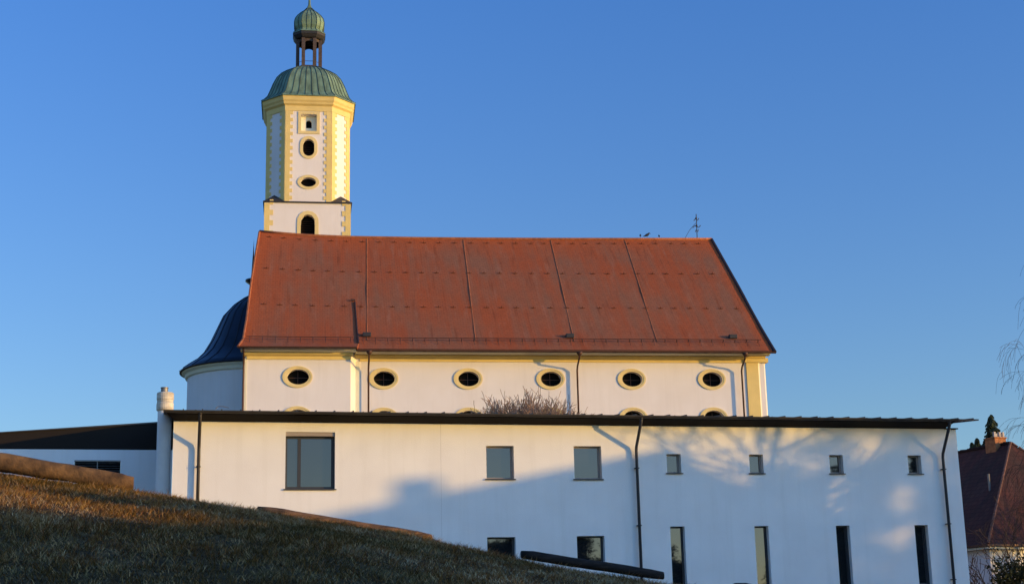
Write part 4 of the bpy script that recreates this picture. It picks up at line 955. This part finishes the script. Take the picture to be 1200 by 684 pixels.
def crown_tree(name, label, s0, s1, n, zlo, ztop, seed, count, group):  # unseen tree added for its shadow, crown built from the shade it throws
    sc = (s0 + s1) / 2; x, y = at_shadow(sc, n); z0 = g(x, y); top = ztop + n * TZ
    t = thing(name, label, 'tree', FW, (x, y, z0), group); rg = random.Random(seed)
    mb = MB(); mb.tube([(x, y, z0), (x + .1, y, z0 + (top - z0) * .5), (x, y, top - 1)], [0.3, 0.2, 0.05], 8); crown = MB()
    done = 0; tries = 0
    while done < count and tries < 40000:
        tries += 1
        s = rg.uniform(s0, s1); z = rg.uniform(zlo, ztop); half = (s1 - s0) / 2
        if ((s - sc) / half) ** 2 * .9 + max(0, (z - (zlo + ztop) / 2) / ((ztop - zlo) / 2)) ** 4 > 1: continue
        if any(((s - a) / c) ** 2 + ((z - b) / d) ** 2 < rg.uniform(0.75, 1.5) for a, b, c, d in SUN_GAPS): continue
        if z > 7.9 and rg.random() < 0.55: continue
        done += 1
        q = caster(s, z, n + rg.uniform(-2.2, 2.2)); c = FA.w(q.x, q.y, q.z)
        if done % 22 == 0: mb.tube([(x, y, c.z - 1.6), tuple(c)], [0.07, 0.02], 4)
        for _ in range(14):
            p_ = c + Vector((rg.gauss(0, .13), rg.gauss(0, .13), rg.gauss(0, .13)))
            d = Vector((rg.gauss(0, 1), rg.gauss(0, 1), rg.gauss(0, 1))).normalized(); e = d.orthogonal().normalized(); e = Matrix.Rotation(rg.uniform(0, 6.28), 3, d) @ e; s_ = rg.uniform(0.06, 0.12)
            crown.add([p_ - d * s_, p_ + e * s_ * .6, p_ + d * s_, p_ - e * s_ * .6], [(0, 1, 2, 3)])
    mb.build('trunk', M['bark'], t); crown.build('crown', M['leaf_dark'], t)
crown_tree('dapple_tree', 'added leafy tree shaped to dapple the white wall, beyond the right edge behind the house gable', 18.0, 23.0, 30, 4.5, 7.7, 1, 520, 'added shadow trees beyond the right edge')
crown_tree('dapple_tree', 'added leafy tree shaped to dapple the white wall, beyond the right edge, second from the house gable', 21.8, 27.0, 34, 2.6, 9.6, 2, 950, 'added shadow trees beyond the right edge')
crown_tree('dapple_tree', 'added leafy tree shaped to dapple the white wall, beyond the right edge, farthest from the house gable', 25.6, 30.5, 31, 2.6, 10.0, 3, 900, 'added shadow trees beyond the right edge')
leafy('evergreen_tree', 'round leafy evergreen tree beyond the right edge beside the tiled house', 36, 70.5, g(36, 70.5), 3.2, 7.0, 17, 9000, cat='tree')
# unseen evergreen row added to shade the bank, heights stepped to leave a sun streak
def shade_row_h(y):
    if y < 10.2: return 9.6
    if y < 12.3: return 7.4
    if y < 15.2: return 6.55
    if y < 21.2: return 7.9
    return 6.3
TJ = leafy('bank_shade_tree', 'unseen dark columnar evergreen added right of the bank to shade it', 25, 0, g(25, 0), 0.8, 10.0, 8, 9000, cat='tree', group='added shading row right of the bank')
first = True; y = -12.0
rng = random.Random(2)
while y < 28:
    h_ = shade_row_h(y); gz = g(25, y); sc = (h_ - gz) / 10.0
    if first: o = TJ; first = False
    else:
        o = TJ.copy(); COL.objects.link(o)
        for k in TJ.children: d = k.copy(); COL.objects.link(d); d.parent = o
    o.location = (25 + rng.uniform(-.15, .15), y, gz); o.rotation_euler.z = rng.uniform(0, 6); o.scale = (1.15, 1.15, sc * rng.uniform(0.96, 1.04))
    y += 0.95
# conifers far behind the camera, seen only in the window panes
rng = random.Random(12)
C1 = conifer('pine_tree', 'dark conifer standing far behind the camera', 57, -20, 13, 3.6, 5, 'conifers behind the camera', dens=0.8)
for (wx, wy, az, dd, hh) in ((-.5, 51.2, 154.4, 92, 11.5), (-.5, 51.2, 155.8, 95, 11), (2.5, 51.9, 151.6, 90, 4.0), (5.6, 52.6, 148.5, 92, 9.0), (5.6, 52.6, 147.2, 95, 8.6), (8.7, 53.3, 145.6, 90, 9.6), (8.7, 53.3, 144.2, 92, 10.2),
                             (11.7, 54, 143.0, 88, 13), (11.7, 54, 141.8, 86, 18), (11.7, 54, 140.6, 90, 17), (14.8, 54.7, 140.0, 86, 18.5), (14.8, 54.7, 138.6, 84, 19), (14.8, 54.7, 137.4, 88, 18)):
    x_, y_ = wx + dd * math.sin(rad(az)), wy + dd * math.cos(rad(az)); copy_tree(C1, x_, y_, rng.uniform(0, 6), 'dark conifer standing far behind the camera', hh / 13.0)
    if hh < 12: copy_tree(C1, x_ + 2.4, y_ + 1.2, rng.uniform(0, 6), 'dark conifer standing far behind the camera', hh * .92 / 13.0)
